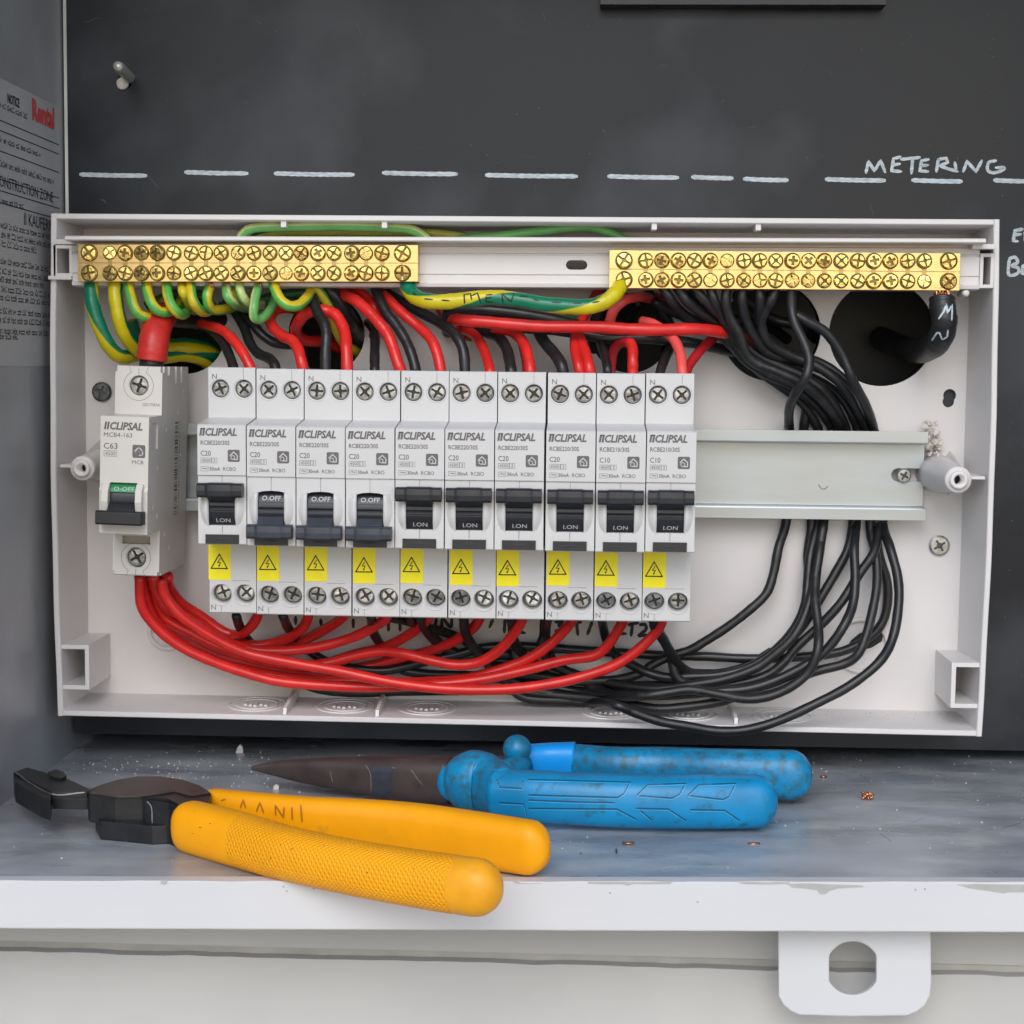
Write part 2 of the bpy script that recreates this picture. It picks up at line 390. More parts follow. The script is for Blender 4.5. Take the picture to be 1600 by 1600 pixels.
# shelf: a sheet that runs from behind the board out to the front edge
FL = at(-60, 1378, 152); FR = at(1700, 1380, 166)
FL = Vector((FL.x, FL.y, shelf_z(FL.x))); FR = Vector((FR.x, FR.y, shelf_z(FR.x)))
# put the front edge where it shows
def edge_pt(px, py):
    p = at_shelf(px, py, 0); return p
EL = edge_pt(0, 1378); ER = edge_pt(1600, 1380)
dirE = (ER-EL)/(ER.x-EL.x)
EL = EL+dirE*(-260-EL.x); ER = ER+dirE*(330-ER.x)
EL.z = shelf_z(EL.x); ER.z = shelf_z(ER.x)
mb = MB()
nx, ny = 40, 16; vs = []
random.seed(3)
for j in range(ny+1):
    for i in range(nx+1):
        f = i/nx; e = EL.lerp(ER, f); y = e.y + (62-e.y)*j/ny
        zz = e.z + (.35*sin(f*19+j*.9)*sin(j*.6) if 0 < j < ny else 0)
        vs.append((e.x, y, zz))
mb.add(vs, [(j*(nx+1)+i, j*(nx+1)+i+1, (j+1)*(nx+1)+i+1, (j+1)*(nx+1)+i) for j in range(ny) for i in range(nx)], True)
shelf = mb.build('shelf', M['shelf']); tag(shelf, 'worn dusty grey sheet metal floor of the meter box', kind='structure')
# white painted front lip, folded down
def lipz(px, py):
    v = ray(px, py)   # intersect the vertical plane through the edge
    nrm = Vector((-(ER.y-EL.y), ER.x-EL.x, 0)); t = (EL-CAM).dot(nrm)/v.dot(nrm); return (CAM+v*t).z
zl0 = lipz(0, 1450); zl1 = lipz(1600, 1456)
pA = lipz(0, 1450); sl = (zl1-zl0)/( (atx(0,0,0).x*0+ (edge_pt(1600,1380).x-edge_pt(0,1378).x)) )
def lip_bottom(x): return zl0 + sl*(x-edge_pt(0, 1378).x)
mb = MB(); n = 60; top = []; 
fwd = Vector((dirE.y, -1, 0)).normalized()
for i in range(n+1):
    e = EL.lerp(ER, i/n); zb = lip_bottom(e.x); e = Vector(e)
    wob = .25*sin(i*1.3)+.2*sin(i*3.1)
    a = e+Vector((0, 5, .3)); b = e+fwd*.4+Vector((0, 0, .55+wob*.4)); c = Vector((e.x, e.y, zb))+fwd*.4; d_ = Vector((e.x, e.y+14, zb)); 
    top.append([a, b, c, d_])
vs = [p for t in top for p in t]
mb.add(vs, [(4*i+k, 4*i+k+1, 4*i+k+5, 4*i+k+4) for i in range(n) for k in range(3)])
lip = mb.build('shelf_lip', M['lip']); tag(lip, 'white painted folded front edge of the meter box', kind='structure')
b_lip = bvh_of([lip])
mb = MB()
for P in ([(1228,1381),(1262,1380),(1300,1382),(1345,1383),(1352,1386),(1310,1388),(1296,1392),(1290,1397),(1281,1397),(1276,1391),(1255,1388),(1238,1387)],
          [(1494,1382),(1530,1381),(1570,1382),(1603,1382),(1603,1394),(1575,1394),(1568,1396),(1545,1392),(1515,1388)],
          [(1050,1378.2),(918,1378),(919,1380.5),(940,1381.5),(975,1381.5),(980,1384),(990,1381),(1012,1381.5),(1048,1381)],
          [(1152,1378.5),(1235,1378),(1232,1381),(1200,1382),(1160,1381)],
          [(252,1376.5),(262,1376.5),(261,1381),(256,1383),(250,1380)],
          [(800,1377),(850,1377),(845,1380),(820,1381),(806,1380)]):
    patch(mb, b_lip, P, .1)
for (a, b) in ((953,1395),(1090,1409),(443,1385),(448,1392),(490,1388),(1430,1390),(1445,1389)):
    patch(mb, b_lip, [(a-1.6,b-1.5),(a+1.4,b-1.2),(a+1.8,b+1.6),(a-1,b+1.8)], .1)
mb.build('paint_chip', M['primer'], lip, recalc=False)
# left wall, seam strip, back wall, right wall, roof
mb = MB(); mb.box(WX-3, WX, -62, 172, -121.5, 262)
wl = mb.build('left_wall', M['boxwall']); tag(wl, 'grey sheet metal side wall of the meter box', kind='structure')
mb = MB(); mb.box(WX+.9, WX+4.3, -7, -2.6, -98, 262)
tag(mb.build('wall_seam', M['seam']), 'pale folded metal seam between side wall and black board', kind='structure')
mb = MB(); mb.box(WX-3, 330, -65, -62, -121.5, 262)
tag(mb.build('back_wall', M['boxin']), 'dark rear wall of the meter box', kind='structure')
mb = MB(); mb.box(290, 293, -62, 160, -115, 262)
tag(mb.build('right_wall', M['boxwall']), 'grey sheet metal wall closing the meter box on the right', kind='structure')
mb = MB(); mb.box(WX-3, 330, -62, 150, 262, 265)
tag(mb.build('roof', M['boxwall']), 'sheet metal roof of the meter box', kind='structure')
# house wall below
mb = MB(); cut = 0
wd = 128
z1 = at(800, 1489, wd).z
mb.box(-420, 520, wd-30, wd, z1, -128)
z2 = z1-2.6
wup = mb.build('house_wall', M['wall'])
tag(wup, 'beige wall boards of the house below the meter box', kind='structure')
mb = MB(); n = 120; zr = [z2-.0+random.uniform(-.28, .28) for _ in range(n+1)]
tp = [(-420+940*i/n, zr[i]) for i in range(n+1)]
prof = tp+[(520, -420), (-420, -420)]
mb.prism_d(prof, wd-30, wd+3.2)
tag(mb.build('board', M['wall'], wup), kind=None)
mb = MB(); mb.box(-420, 520, wd-30, wd-1.2, z2-1, z1)
mb.build('groove', M['walld'], wup)
# ground far below, unseen, added to bounce light up into the box
mb = MB(); mb.add([(-6000, 200, -1300), (6000, 200, -1300), (6000, -9000, -1300), (-6000, -9000, -1300)], [(0, 3, 2, 1)])
M['ground'] = mat('pale_concrete', (.38, .36, .33), .9, var=.1, vscale=2)
tag(mb.build('ground', M['ground'], recalc=False), 'unseen pale concrete ground added to bounce light', kind='structure')

# latch tab under the lip
tg = thing('latch_plate', 'white latch plate with a flat sided hole hanging under the shelf lip', 'latch plate', at(1335, 1500, 150))
g0 = at(1335, 1500, 150)
def pl(px, py, d=150): p = at(px, py, d); return (p.x, p.z)
outl = [pl(*p) for p in ((1216,1440),(1454,1440),(1455,1535),(1453,1556),(1445,1571),(1432,1581),(1417,1587),(1330,1588),(1250,1586),(1236,1580),(1224,1570),(1217,1556))]
m1 = MB(); m1.prism_d(outl, 148, 150)
hol = [pl(1332.5+max(-37, min(37, 42*cos(a*pi/24))), 1513-42*sin(a*pi/24)) for a in range(48)]
hol = [p for i, p in enumerate(hol) if i == 0 or (abs(p[0]-hol[i-1][0])+abs(p[1]-hol[i-1][1])) > .05]
m2 = MB(); m2.prism_d(hol, 140, 160)
me = boolean(m1.mesh('plate', M['lip']), m2.mesh('c', M['lip']))
o = obj('plate', me, tg, -g0)
m3 = MB(); pp = [pl(x, y) for x, y in ((1222,1440),(1448,1440),(1448,1452),(1222,1452))]
m3.prism_d(pp, 140, 148); o = m3.build('mounting_flange', M['lip'], tg, origin=g0); o.location = (0, 0, 0)

# ------------------------------------------------------------------ black board
HOLES = [(290, 522, 62), (510, 522, 60), (985, 520, 62), (1205, 518, 76), (1378, 521, 81)]
bx0 = at(107, 300, -2.5).x; bl = at(124, 1146, -2.5); br = at(1600, 1173, -2.5)
slp = (br.z-bl.z)/(br.x-bl.x); prof = [(bx0, bl.z+slp*(bx0-bl.x)), (330, bl.z+slp*(330-bl.x)), (330, 262), (bx0, 262)]
m1 = MB(); m1.prism_d(prof, -10.5, -2.5)
m2 = MB(); cp = at(195, 123, -2.5)
for px, py, r in HOLES:
    c = at(px, py, -2.5); m2.lathe_d(c.x, c.z, [(r/3.86, -20), (r/3.86, 5)], 48)
m2.lathe_d(cp.x, cp.z-1, [(3.1, -20), (3.1, 5)], 20)
board = obj('backboard', boolean(m1.mesh('backboard', M['board']), m2.mesh('c', M['board'])))
tag(board, 'black backing board with pale marker writing behind the white enclosure', 'board')
b_board = bvh_of([board])
DASH = [(126,271,228,276),(290,268,386,272),(430,271,552,273),(599,270,713,272),(760,272,901,277),(951,275,1059,278),(1082,276,1144,279),(1163,279,1230,282),(1291,280,1382,282),(1426,282,1502,283),(1554,281,1615,284)]
for x0, y0, x1, y1 in DASH:
    mb = MB(); ym = (y0+y1)/2
    stroke(mb, b_board, [(x0, ym-1), ((x0+x1)/2, ym+.5), (x1, ym+1)], 1.75, .06)
    mb.build('marker_dash', M['chalk'], board, recalc=False)
mb = MB(); rs = random.Random(77)
for k in range(20):
    x = rs.uniform(120, 1590); y = rs.uniform(8, 325); ln = rs.uniform(4, 26); an = rs.uniform(-.6, 1.4)
    stroke(mb, b_board, [(x, y), (x+ln*.5*cos(an), y+ln*.5*sin(an)+rs.uniform(-2, 2)), (x+ln*cos(an), y+ln*sin(an))], rs.uniform(.1, .3), .03)
for k in range(60):
    x = rs.choice((rs.uniform(1540, 1600), rs.uniform(120, 1590))); y = rs.uniform(600, 1150) if x > 1570 else rs.uniform(8, 325); q = rs.uniform(.6, 1.6)
    patch(mb, b_board, [(x-q, y), (x, y-q), (x+q, y), (x, y+q)], .03)
tag(mb.build('scratch', mat('board_scratch', (.06, .064, .07), .6), board, recalc=False), kind='stuff')
LET = {'M': [[(1353,270),(1357,252),(1366,267),(1376,251),(1383,269)]],
       'E': [[(1407,245),(1396,248),(1393,267),(1408,268)],[(1394,258),(1406,256)]],
       'T': [[(1408,249),(1437,246)],[(1426,248),(1424,271)]],
       'E2': [[(1451,249),(1440,251),(1437,267),(1450,268)],[(1439,259),(1450,258)]],
       'R': [[(1463,268),(1466,249)],[(1466,249),(1478,247),(1481,254),(1468,259),(1482,264),(1496,268)]],
       'I': [[(1492,254),(1494,266)]],
       'N': [[(1505,268),(1511,252),(1525,268),(1534,251)]],
       'G': [[(1556,251),(1545,254),(1543,265),(1551,270),(1564,267),(1569,262),(1556,262)]],
       'e': [[(1598,358),(1586,360),(1583,376),(1590,377)],[(1584,367),(1595,366)]],
       'n': [[(1602,378),(1602,360),(1612,377)]],
       'B': [[(1577,404),(1576,429),(1590,427),(1591,419),(1581,415),(1590,410),(1586,402),(1577,404)]],
       'o': [[(1606,412),(1598,416),(1597,427),(1606,429),(1614,420),(1606,412)]]}
for k, ss in LET.items():
    mb = MB()
    for s_ in ss: stroke(mb, b_board, s_, 1.25 if k not in 'eBno' else 1.3, .07, smooth=len(s_) > 6)
    mb.build('marker_letter', M['chalk'], board, recalc=False)
# stud and its nut
st = thing('threaded_stud', 'short zinc stud poking out of a hole high on the black board', 'stud', (cp.x, 2.5, cp.z))
a = at(206, 125, -8); b = at(184, 103, 22)
mb = MB(); pts = [a.lerp(b, i/24) for i in range(25)]
mb.tube(pts, 2, 16, radii=[2.15+(.12 if i % 2 else 0) if i < 23 else 1.8 for i in range(25)]); o = mb.build('shank', mat('bright_zinc', (.55, .54, .50), .35, .5, var=.2, vscale=500), st, origin=(cp.x, 2.5, cp.z)); o.location = (0, 0, 0)
mb = MB(); c2 = at(190, 130, -1); mb.lathe_d(c2.x, c2.z, [(2.3, -4), (2.4, -1.6), (2.0, -1.2), (0, -1.0)], 14); o = mb.build('washer', M['putty'], st, origin=(cp.x, 2.5, cp.z)); o.location = (0, 0, 0)
# black fitting at the top of the frame
ht = thing('meter_base', 'black plastic fitting cut off by the top edge above the board', 'meter base', at(1165, -10, 5))
a = at(938, 7, 6); b = at(1385, 3, 6)
mb = MB(); mb.box(a.x, b.x, -2.5, 6, a.z, a.z+46); o = mb.build('housing', M['toggle'], ht, origin=at(1165, -10, 5)); o.location = (0, 0, 0)
mb = MB(); mb.box(a.x+4, b.x-4, 6, 20, a.z+9, a.z+42); o = mb.build('cover', M['toggle'], ht, origin=at(1165, -10, 5)); o.location = (0, 0, 0)

# ------------------------------------------------------------------ notice on the left wall
nt_ = thing('notice', 'grey printed notice stuck on the left wall of the box', 'notice', (WX, -60, 95))
def np_(px, py): p = atx(px, py, WX); return p
zt = np_(0, 122).z; zb_ = np_(0, 572).z
def npart(mb, name, mt): 
    o = mb.build(name, mt, nt_, origin=(WX, -60, 95), recalc=False); o.location = (0, 0, 0); return o
mb = MB(); mb.add([(WX+.15, -170, zb_), (WX+.15, -1.5, zb_), (WX+.15, -1.5, zt), (WX+.15, -170, zt)], [(0, 1, 2, 3)]); npart(mb, 'sheet', M['paper'])
def nz(py0): return np_(0, py0).z          # height of a print line that meets the photo's left edge at py0
dn = -np_(0, 300).y                        # distance to the viewer at the photo's left edge
def ny_(px, py0):                          # world y for a pixel column
    return atx(px, 300, WX).y
mb = MB(); rd = random.Random(5)
def words(mb, py0, x0, x1, h, gap=1.4, wmin=3, wmax=8):
    z = nz(py0); y = ny_(x0, 0); ye = ny_(x1, 0)
    if x0 <= 0: y -= 90
    while y < ye-1:
        L_ = rd.uniform(wmin, wmax); e = min(y+L_, ye)
        k = max(1, int((e-y)/1.05))
        for i in range(k):
            a_ = y+(e-y)*i/k; b_ = a_+(e-y)/k*.72; t = rd.choice((.7, .75, 1)); 
            if rd.random() < .5:
                mb.add([(WX+.25, a_, z), (WX+.25, a_+.42, z), (WX+.25, a_+.42, z+h*t), (WX+.25, a_, z+h*t)], [(0, 1, 2, 3)])
                mb.add([(WX+.25, a_+.42, z+h*t*.5), (WX+.25, b_, z+h*t*.5), (WX+.25, b_, z+h*t*.5+.3), (WX+.25, a_+.42, z+h*t*.5+.3)], [(0, 1, 2, 3)])
            else:
                mb.add([(WX+.25, a_, z), (WX+.25, b_, z), (WX+.25, b_, z+.55), (WX+.25, a_, z+.55)], [(0, 1, 2, 3)])
                mb.add([(WX+.25, a_, z+h*t-.5), (WX+.25, b_, z+h*t-.5), (WX+.25, b_, z+h*t), (WX+.25, a_, z+h*t)], [(0, 1, 2, 3)])
        y = e+gap
for py0, x0, x1, h in ((168,0,44,2.0),(222,0,64,1.9),(260,0,84,2.3),(317,0,38,1.9),(356,0,84,2.2),(371,0,84,2.2),(385,0,55,2.4),(412,0,74,2.2),(428,0,80,2.2),(441,0,66,2.2),(456,0,74,2.2),(469,0,74,2.2),(490,0,80,2.2),(504,0,80,2.2),(521,0,80,2.2),(530,0,24,2.2)):
    words(mb, py0, x0, x1, h)
npart(mb, 'small_print', M['paperink'])
mb = MB()
for py0 in (189, 205, 237, 281, 299, 318):
    z = nz(py0); mb.add([(WX+.25, -170, z), (WX+.25, -3, z), (WX+.25, -3, z+.38), (WX+.25, -170, z+.38)], [(0, 1, 2, 3)])
npart(mb, 'ruled_line', M['paperink'])
def ntext(txt, h, px0, py0, mt, name, width=None, bold=.02, shear=0.):
    me = text_mesh(txt, h, mt, bold, shear, width)
    o = obj(name, me, nt_); o.rotation_euler = (0, 0, pi/2)
    o.location = Vector((.3, ny_(px0, 0)+60, nz(py0)-95))*S; return o
ntext('NOTICE', 3.6, 13, 156, M['paperink'], 'title', 13, .03)
ntext('CONSTRUCTION ZONE', 4.2, -8, 292, M['paperink'], 'handwriting', 66, .0)
ntext('II KAUFERN', 4.6, 36, 342, M['paperink'], 'handwriting', 34, .0)
_o = ntext('Rental', 8.5, 51, 166, M['paperred'], 'red_logo', 27, .05)

# ================================================================== ENCLOSURE
en = thing('switchboard_enclosure', 'open white plastic switchboard enclosure fixed to the black board', 'enclosure', (0, 0, -98))
def epart(mb, name, mt=None, rec=True):
    o = mb.build(name, mt or M['encplain'], en, origin=(0, 0, -98), recalc=rec); o.location = (0, 0, 0); return o
XL, XR, ZT, ZBL, ZBR, DR = -181.56, 180.34, 98.48, -98.03, -99.32, 31.0
def zb_of(x): return ZBL+(ZBR-ZBL)*(x-XL)/(XR-XL)
m1 = MB(); m1.prism_d([(XL+2, ZBL+1), (XR-2, ZBR+1), (XR-2, ZT-1), (XL+2, ZT-1)], -2, 0)
m2 = MB()
for px, py, r in HOLES:
    c = at(px, py, 0); n = 40
    m2.lathe_d(c.x, c.z, [(r/3.87, -8), (r/3.87, 8)], 56)
me = boolean(m1.mesh('back_panel', M['enc']), m2.mesh('c', M['enc']))
m2 = MB()
for px, py, r in ((1484, 618, 10), (1482, 627.5, 9)):
    c = at(px, py, 0); m2.lathe_d(c.x, c.z, [(r/3.87, -8), (r/3.87, 8)], 20); 
    me = boolean(me, m2.mesh('c', M['enc'])); m2 = MB()
ob = obj('back_panel', me, en, (0, 0, 98)); back = ob
# side walls: bowed a little, with a thicker rim
def wall_side(x_out, sgn, zlo, zhi):
    mb = MB(); n = 24; rows = []
    for i in range(n+1):
        f = i/n; z = zlo+(zhi-zlo)*f; bulge = 1.5*sin(pi*f)*-sgn + .25*sin(f*23)*(1 if 0 < i < n else 0)*.4
        def X(a, d): return x_out+a*sgn+bulge*(d/DR)
        rows.append([(X(.7, -2), 2, z), (X(3.6, 0), 0, z), (X(2.3, DR-.5), -(DR-.5), z), (X(2.0, DR), -DR, z), (X(.3, DR), -DR, z), (X(0, DR-.4), -(DR-.4), z), (X(0, DR-5), -(DR-5), z), (X(.6, DR-5.5), -(DR-5.5), z)])
    m = len(rows[0]); vs = [p for r_ in rows for p in r_]
    fs = [(i*m+k, i*m+(k+1) % m, (i+1)*m+(k+1) % m, (i+1)*m+k) for i in range(n) for k in range(m)]
    fs += [tuple(range(m)), tuple(n*m+k for k in range(m))[::-1]]
    mb.add(vs, fs); return mb
epart(wall_side(XL, 1, ZBL, ZT), 'side_wall', M['enc']); epart(wall_side(XR, -1, ZBR, ZT), 'side_wall', M['enc'])
def wall_h(zl_, zr_, sgn):
    mb = MB(); n = 30; rows = []
    for i in range(n+1):
        f = i/n; x = XL+2.2+(XR-XL-4.4)*f; z0 = zl_+(zr_-zl_)*f
        def Z(a): return z0+a*sgn
        rows.append([(x, 2, Z(.7)), (x, 0, Z(3.4)), (x, -(DR-.5), Z(2.2)), (x, -DR+.02, Z(1.9)), (x, -DR+.02, Z(.3)), (x, -(DR-.4), Z(0.02)), (x, -(DR-5), Z(.02)), (x, -(DR-5.5), Z(.6))])
    m = len(rows[0]); vs = [p for r_ in rows for p in r_]
    fs = [(i*m+k, i*m+(k+1) % m, (i+1)*m+(k+1) % m, (i+1)*m+k) for i in range(n) for k in range(m)]
    fs += [tuple(range(m)), tuple(n*m+k for k in range(m))[::-1]]
    mb.add(vs, fs); return mb
bw = epart(wall_h(ZBL, ZBR, 1), 'bottom_wall', M['enc']); epart(wall_h(ZT, ZT, -1), 'top_wall', M['enc'])
# knockout rings and ribs on the bottom wall
for px in (402, 540, 668, 955, 1075, 1222):
    c = at(px, 1103, 14); zz = zb_of(c.x)+2.9
    mb = MB()
    for R_ in (11.5, 8.2):
        pts = [(c.x+R_*cos(a*2*pi/36), -14.5-R_*sin(a*2*pi/36), zz+.15-.04*(14.5+R_*sin(a*2*pi/36)-14.5)) for a in range(37)]
        mb.tube(pts, .3, 6, cap=False)
    for k in range(5):
        mb.box(c.x-5+k*2.1, c.x-3.8+k*2.1, 12+(k % 2)*2, 16+(k % 3), zz-.5, zz+.45)
    epart(mb, 'knockout_ring')
for px in (446, 590, 1150):
    c = at(px, 1110, 28); zz = zb_of(c.x)+1.8
    mb = MB(); mb.prism_x([(0, zz+2), (0, zz+11), (6, zz+6), (29, zz+3), (30, zz+.5), (20, zz)], c.x-.7, c.x+.7); epart(mb, 'rib')
for px in (445, 602, 1022, 1184):
    c = at(px, 346, 27)
    mb = MB(); mb.box(c.x-1, c.x+1, 20, 30, ZT-4.6, ZT-2); epart(mb, 'stub')
# rings on the back panel
for px, py, R_ in ((262, 985, 33), (1345, 1008, 45)):
    c = at(px, py, 0); mb = MB(); r0 = R_/3.87
    mb.lathe_d(c.x, c.z, [(r0-2.0, 0), (r0-2.0, 1.2), (r0-1.4, 1.5), (r0-.3, 1.5), (r0, 0)], 48); mb.f = [f for f in mb.f if len(f) == 4]
    mb.sm = mb.sm[:len(mb.f)]; mb.uv = mb.uv[:len(mb.f)]; mb.mi = mb.mi[:len(mb.f)]
    epart(mb, 'knockout_ring')
# corner brackets: short square tubes open to the front
def tube_box(x0, x1, z0, z1, d0, d1, t, open_left=False, open_right=False):
    mb = MB(); mb.box(x0, x1, d0, d1, z0, z0+t); mb.box(x0, x1, d0, d1, z1-t, z1)
    if not open_left: mb.box(x0, x0+t, d0, d1, z0+t, z1-t)
    if not open_right: mb.box(x1-t, x1, d0, d1, z0+t, z1-t)
    return mb
a = at(97, 1077, 30); b = at(139, 1008, 30); epart(tube_box(a.x-1, b.x, a.z, b.z, 0, 30, 1.7, open_left=True), 'corner_bracket', M['enc'])
a = at(1485, 1106, 30); b = at(1529, 1036, 30); epart(tube_box(a.x, b.x+1, a.z, b.z, 0, 30, 1.7, open_right=True), 'corner_bracket', M['enc'])
# mounting posts
for px, py, sg, sc in ((128, 732, -1, .95), (1498, 750, 1, 1)):
    t_ = at(px, py, 44); mb = MB()
    mb.lathe_d(t_.x, t_.z, [(7.6*sc, 0), (7.0*sc, 12), (5.0*sc, 40), (5.0*sc, 43), (4.6*sc, 43.6), (3.4*sc, 43.6), (3.4*sc, 44.6), (3.0*sc, 45), (1.9*sc, 45), (1.8*sc, 22), (0, 22)], 28)
    p_ = epart(mb, 'mounting_post')
    mb = MB(); mb.lathe_d(t_.x, t_.z, [(1.75*sc, 22.5), (1.75*sc, 38), (0, 38)], 14); epart(mb, 'post_hole_shade', M['black'])  # black plug standing in for the shade inside the hole
    edge = (XL+3 if sg < 0 else XR-3)
    mb = MB(); x_in = t_.x+sg*4.4*sc; mb.box(min(x_in, edge-sg*-1), max(x_in, edge-sg*-1), 8, 30, t_.z-.6, t_.z+.6); epart(mb, 'web')
    for az in (2.2, -2.2):
        mb = MB(); dx = cos(az)*-sg; dz = sin(az)
        u_ = Vector((cos(az)*(-sg), 0, sin(az))); q = Vector((t_.x, 0, t_.z)); n_ = Vector((-u_.z, 0, u_.x))*.6
        A = q+u_*5; B = q+u_*10.5
        mb.add([A-n_, A+n_, B+n_, B-n_, A-n_+Vector((0, -34, 0)), A+n_+Vector((0, -34, 0))], [(0, 1, 2, 3), (0, 4, 5, 1), (4, 3, 2, 5), (0, 3, 4), (1, 5, 2)]); epart(mb, 'web')
# bar carrier: white extrusion across the top
ca, cb = at(113, 383, 31), at(113, 450, 31); cr = at(1531, 392, 31)
cz1, cz0 = at(800, 381, 31).z, at(800, 450, 31).z
tilt = (at(1530, 452, 31).z-at(113, 446, 31).z)/(at(1530, 452, 31).x-at(113, 446, 31).x)
def cprism(mb, prof, x0, x1):
    n = len(prof); za = tilt*(x0-0); zb2 = tilt*(x1-0)
    mb.add([(x0, -d, z+za) for d, z in prof]+[(x1, -d, z+zb2) for d, z in prof], [tuple(range(n))[::-1], tuple(range(n, 2*n))]+[(i, (i+1) % n, n+(i+1) % n, n+i) for i in range(n)])
mb = MB(); h_ = cz1-cz0
prof = [(18, cz0), (30, cz0), (32, cz0+.3), (32.3, cz0+1.6), (31.2, cz0+2), (31.2, cz0+h_*.26), (30.7, cz0+h_*.27), (30.7, cz0+h_*.3), (31.2, cz0+h_*.31),
        (31.2, cz0+h_*.74), (30.7, cz0+h_*.75), (30.7, cz0+h_*.78), (31.2, cz0+h_*.79), (31.2, cz0+h_*.93), (30.5, cz0+h_*.95), (30.5, cz1), (40, cz1+.1), (40.5, cz1+.5), (40.4, cz1+1.5), (39.8, cz1+1.9), (18, cz1+1.9)]
cprism(mb, prof, ca.x, cr.x)
sl_ = MB(); c = at(901, 414, 31); rr = 1.8
sl_.prism_d([(c.x+2.3+rr*cos(a), c.z+rr*sin(a)) for a in [(-90+i*30)*pi/180 for i in range(7)]]+[(c.x-2.3-rr*cos(a), c.z-rr*sin(a)) for a in [(-90+i*30)*pi/180 for i in range(7)]], 14, 50)
cme = boolean(mb.mesh('bar_carrier', M['encplain']), sl_.mesh('c', M['encplain']))
carrier = obj('bar_carrier', cme, en, (0, 0, 98))
for (pa, pb, ol) in (((84, 432), (113, 383), True), ((1530, 450), (1554, 396), False)):
    a = at(*pa, 31); b = at(*pb, 31)
    epart(tube_box(a.x, b.x, a.z, b.z, 6, 31, 1.3), 'carrier_clip', M['enc'])
mb = MB(); a = at(76, 431, 32); b = at(112, 437, 32); mb.box(a.x, b.x, 26, 32.6, b.z, a.z); epart(mb, 'carrier_tongue')
mb = MB(); a = at(86, 374, 31); b = at(118, 382, 31); mb.box(a.x, b.x, 14, 31.5, b.z, a.z); epart(mb, 'carrier_tongue')
mb = MB(); a = at(1520, 381, 36); b = at(1556, 389, 36); mb.box(a.x, b.x, 14, 36, b.z, a.z); epart(mb, 'carrier_tongue')
mb = MB(); a = at(1510, 462, 32); mb.lathe_d(a.x, a.z+1, [(1.4, 22), (1.4, 31), (.8, 31.6), (0, 31.6)], 14); epart(mb, 'stub')
# marker writing and dirt on the back panel
b_back = bvh_of([back])
mb = MB()
for s_ in ([(462,964),(462,975)],[(501,968),(502,977)],[(552,968),(552,980)],[(441,965),(444,973)],[(607,968),(607,985)],[(625,968),(625,985)],[(598,971),(633,969)],[(682,966),(679,984)],
           [(690,982),(692,967),(704,980),(706,966)],[(744,970),(743,982)],[(789,968),(788,988)],[(800,984),(820,989)],[(868,972),(879,971),(873,977),(880,982),(868,986)],
           [(893,973),(908,972)],[(901,974),(903,992)],[(925,972),(918,991)],[(986,993),(988,979),(984,976)],[(982,976),(997,973)],[(1000,976),(1008,976),(1009,984),(998,993),(1010,992)],[(968,990),(978,990)],[(770,968),(765,980)],[(722,966),(723,977)]):
    stroke(mb, b_back, s_, 1.4, .06, smooth=len(s_) > 3)
o = mb.build('marker_writing', M['marker'], en, origin=(0, 0, -98), recalc=False); o.location = (0, 0, 0)
mb = MB()
for P in ([(1322,1012),(1330,1000),(1342,990),(1350,986),(1352,996),(1362,1000),(1372,984),(1381,988),(1378,1002),(1362,1012),(1340,1018),(1326,1020)],):
    patch(mb, b_back, P, .1)
o = mb.build('black_stain', M['black'], en, origin=(0, 0, -98), recalc=False); o.location = (0, 0, 0)

# back panel screws
cross = None
def screw_mesh(R_, h, mt, slot=.55, depth=.7, ring=True, slotlen=.62, gm=None, halo=0):
    hm = M['brassh'] if gm else M['steelh']; gm = gm or M['steelg']
    mb = MB(); mb.lathe_d(0, 0, [(R_*.8, -2), (R_, 0), (R_, h*.55), (R_*.82, h), (R_*.3, h*1.05), (0, h*1.06)], 20)
    c = MB(); L_ = R_*slotlen
    c.box(-L_, L_, h-depth, h+3, -slot/2, slot/2)
    m_ = boolean(mb.mesh('s', mt), c.mesh('c', gm), 'TRANSFER')
    c = MB(); c.box(-slot/2, slot/2, h-depth*1.02, h+3, -L_, L_)
    m_ = boolean(m_, c.mesh('c', gm), 'TRANSFER')
    if ring:
        c = MB(); c.lathe_d(0, 0, [(R_*.28, h-depth*.8), (R_*.34, h+3)], 10)
        m_ = boolean(m_, c.mesh('c', gm), 'TRANSFER')
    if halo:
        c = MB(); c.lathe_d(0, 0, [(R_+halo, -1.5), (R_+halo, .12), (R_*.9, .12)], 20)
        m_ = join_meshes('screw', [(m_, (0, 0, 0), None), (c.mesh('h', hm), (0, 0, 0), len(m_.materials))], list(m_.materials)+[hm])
    for p in m_.polygons: p.use_smooth = False
    return m_
SM_pan = screw_mesh(4.1, 1.0, M['zincs'], .8, .8)
SM_pand = screw_mesh(4.0, 1.0, M['steeld'], .8, .8)
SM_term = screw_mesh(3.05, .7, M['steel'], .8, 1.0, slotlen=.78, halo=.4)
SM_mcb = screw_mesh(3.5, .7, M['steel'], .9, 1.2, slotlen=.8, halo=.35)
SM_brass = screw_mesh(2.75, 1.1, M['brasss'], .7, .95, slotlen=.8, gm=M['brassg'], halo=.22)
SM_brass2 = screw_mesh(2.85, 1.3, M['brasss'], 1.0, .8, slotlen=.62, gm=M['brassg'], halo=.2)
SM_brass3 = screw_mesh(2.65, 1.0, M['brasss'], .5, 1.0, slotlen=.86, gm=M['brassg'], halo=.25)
SM_brassb = screw_mesh(3.1, 1.3, M['brasss'], .8, 1.1, slotlen=.8, gm=M['brassg'], halo=.22)
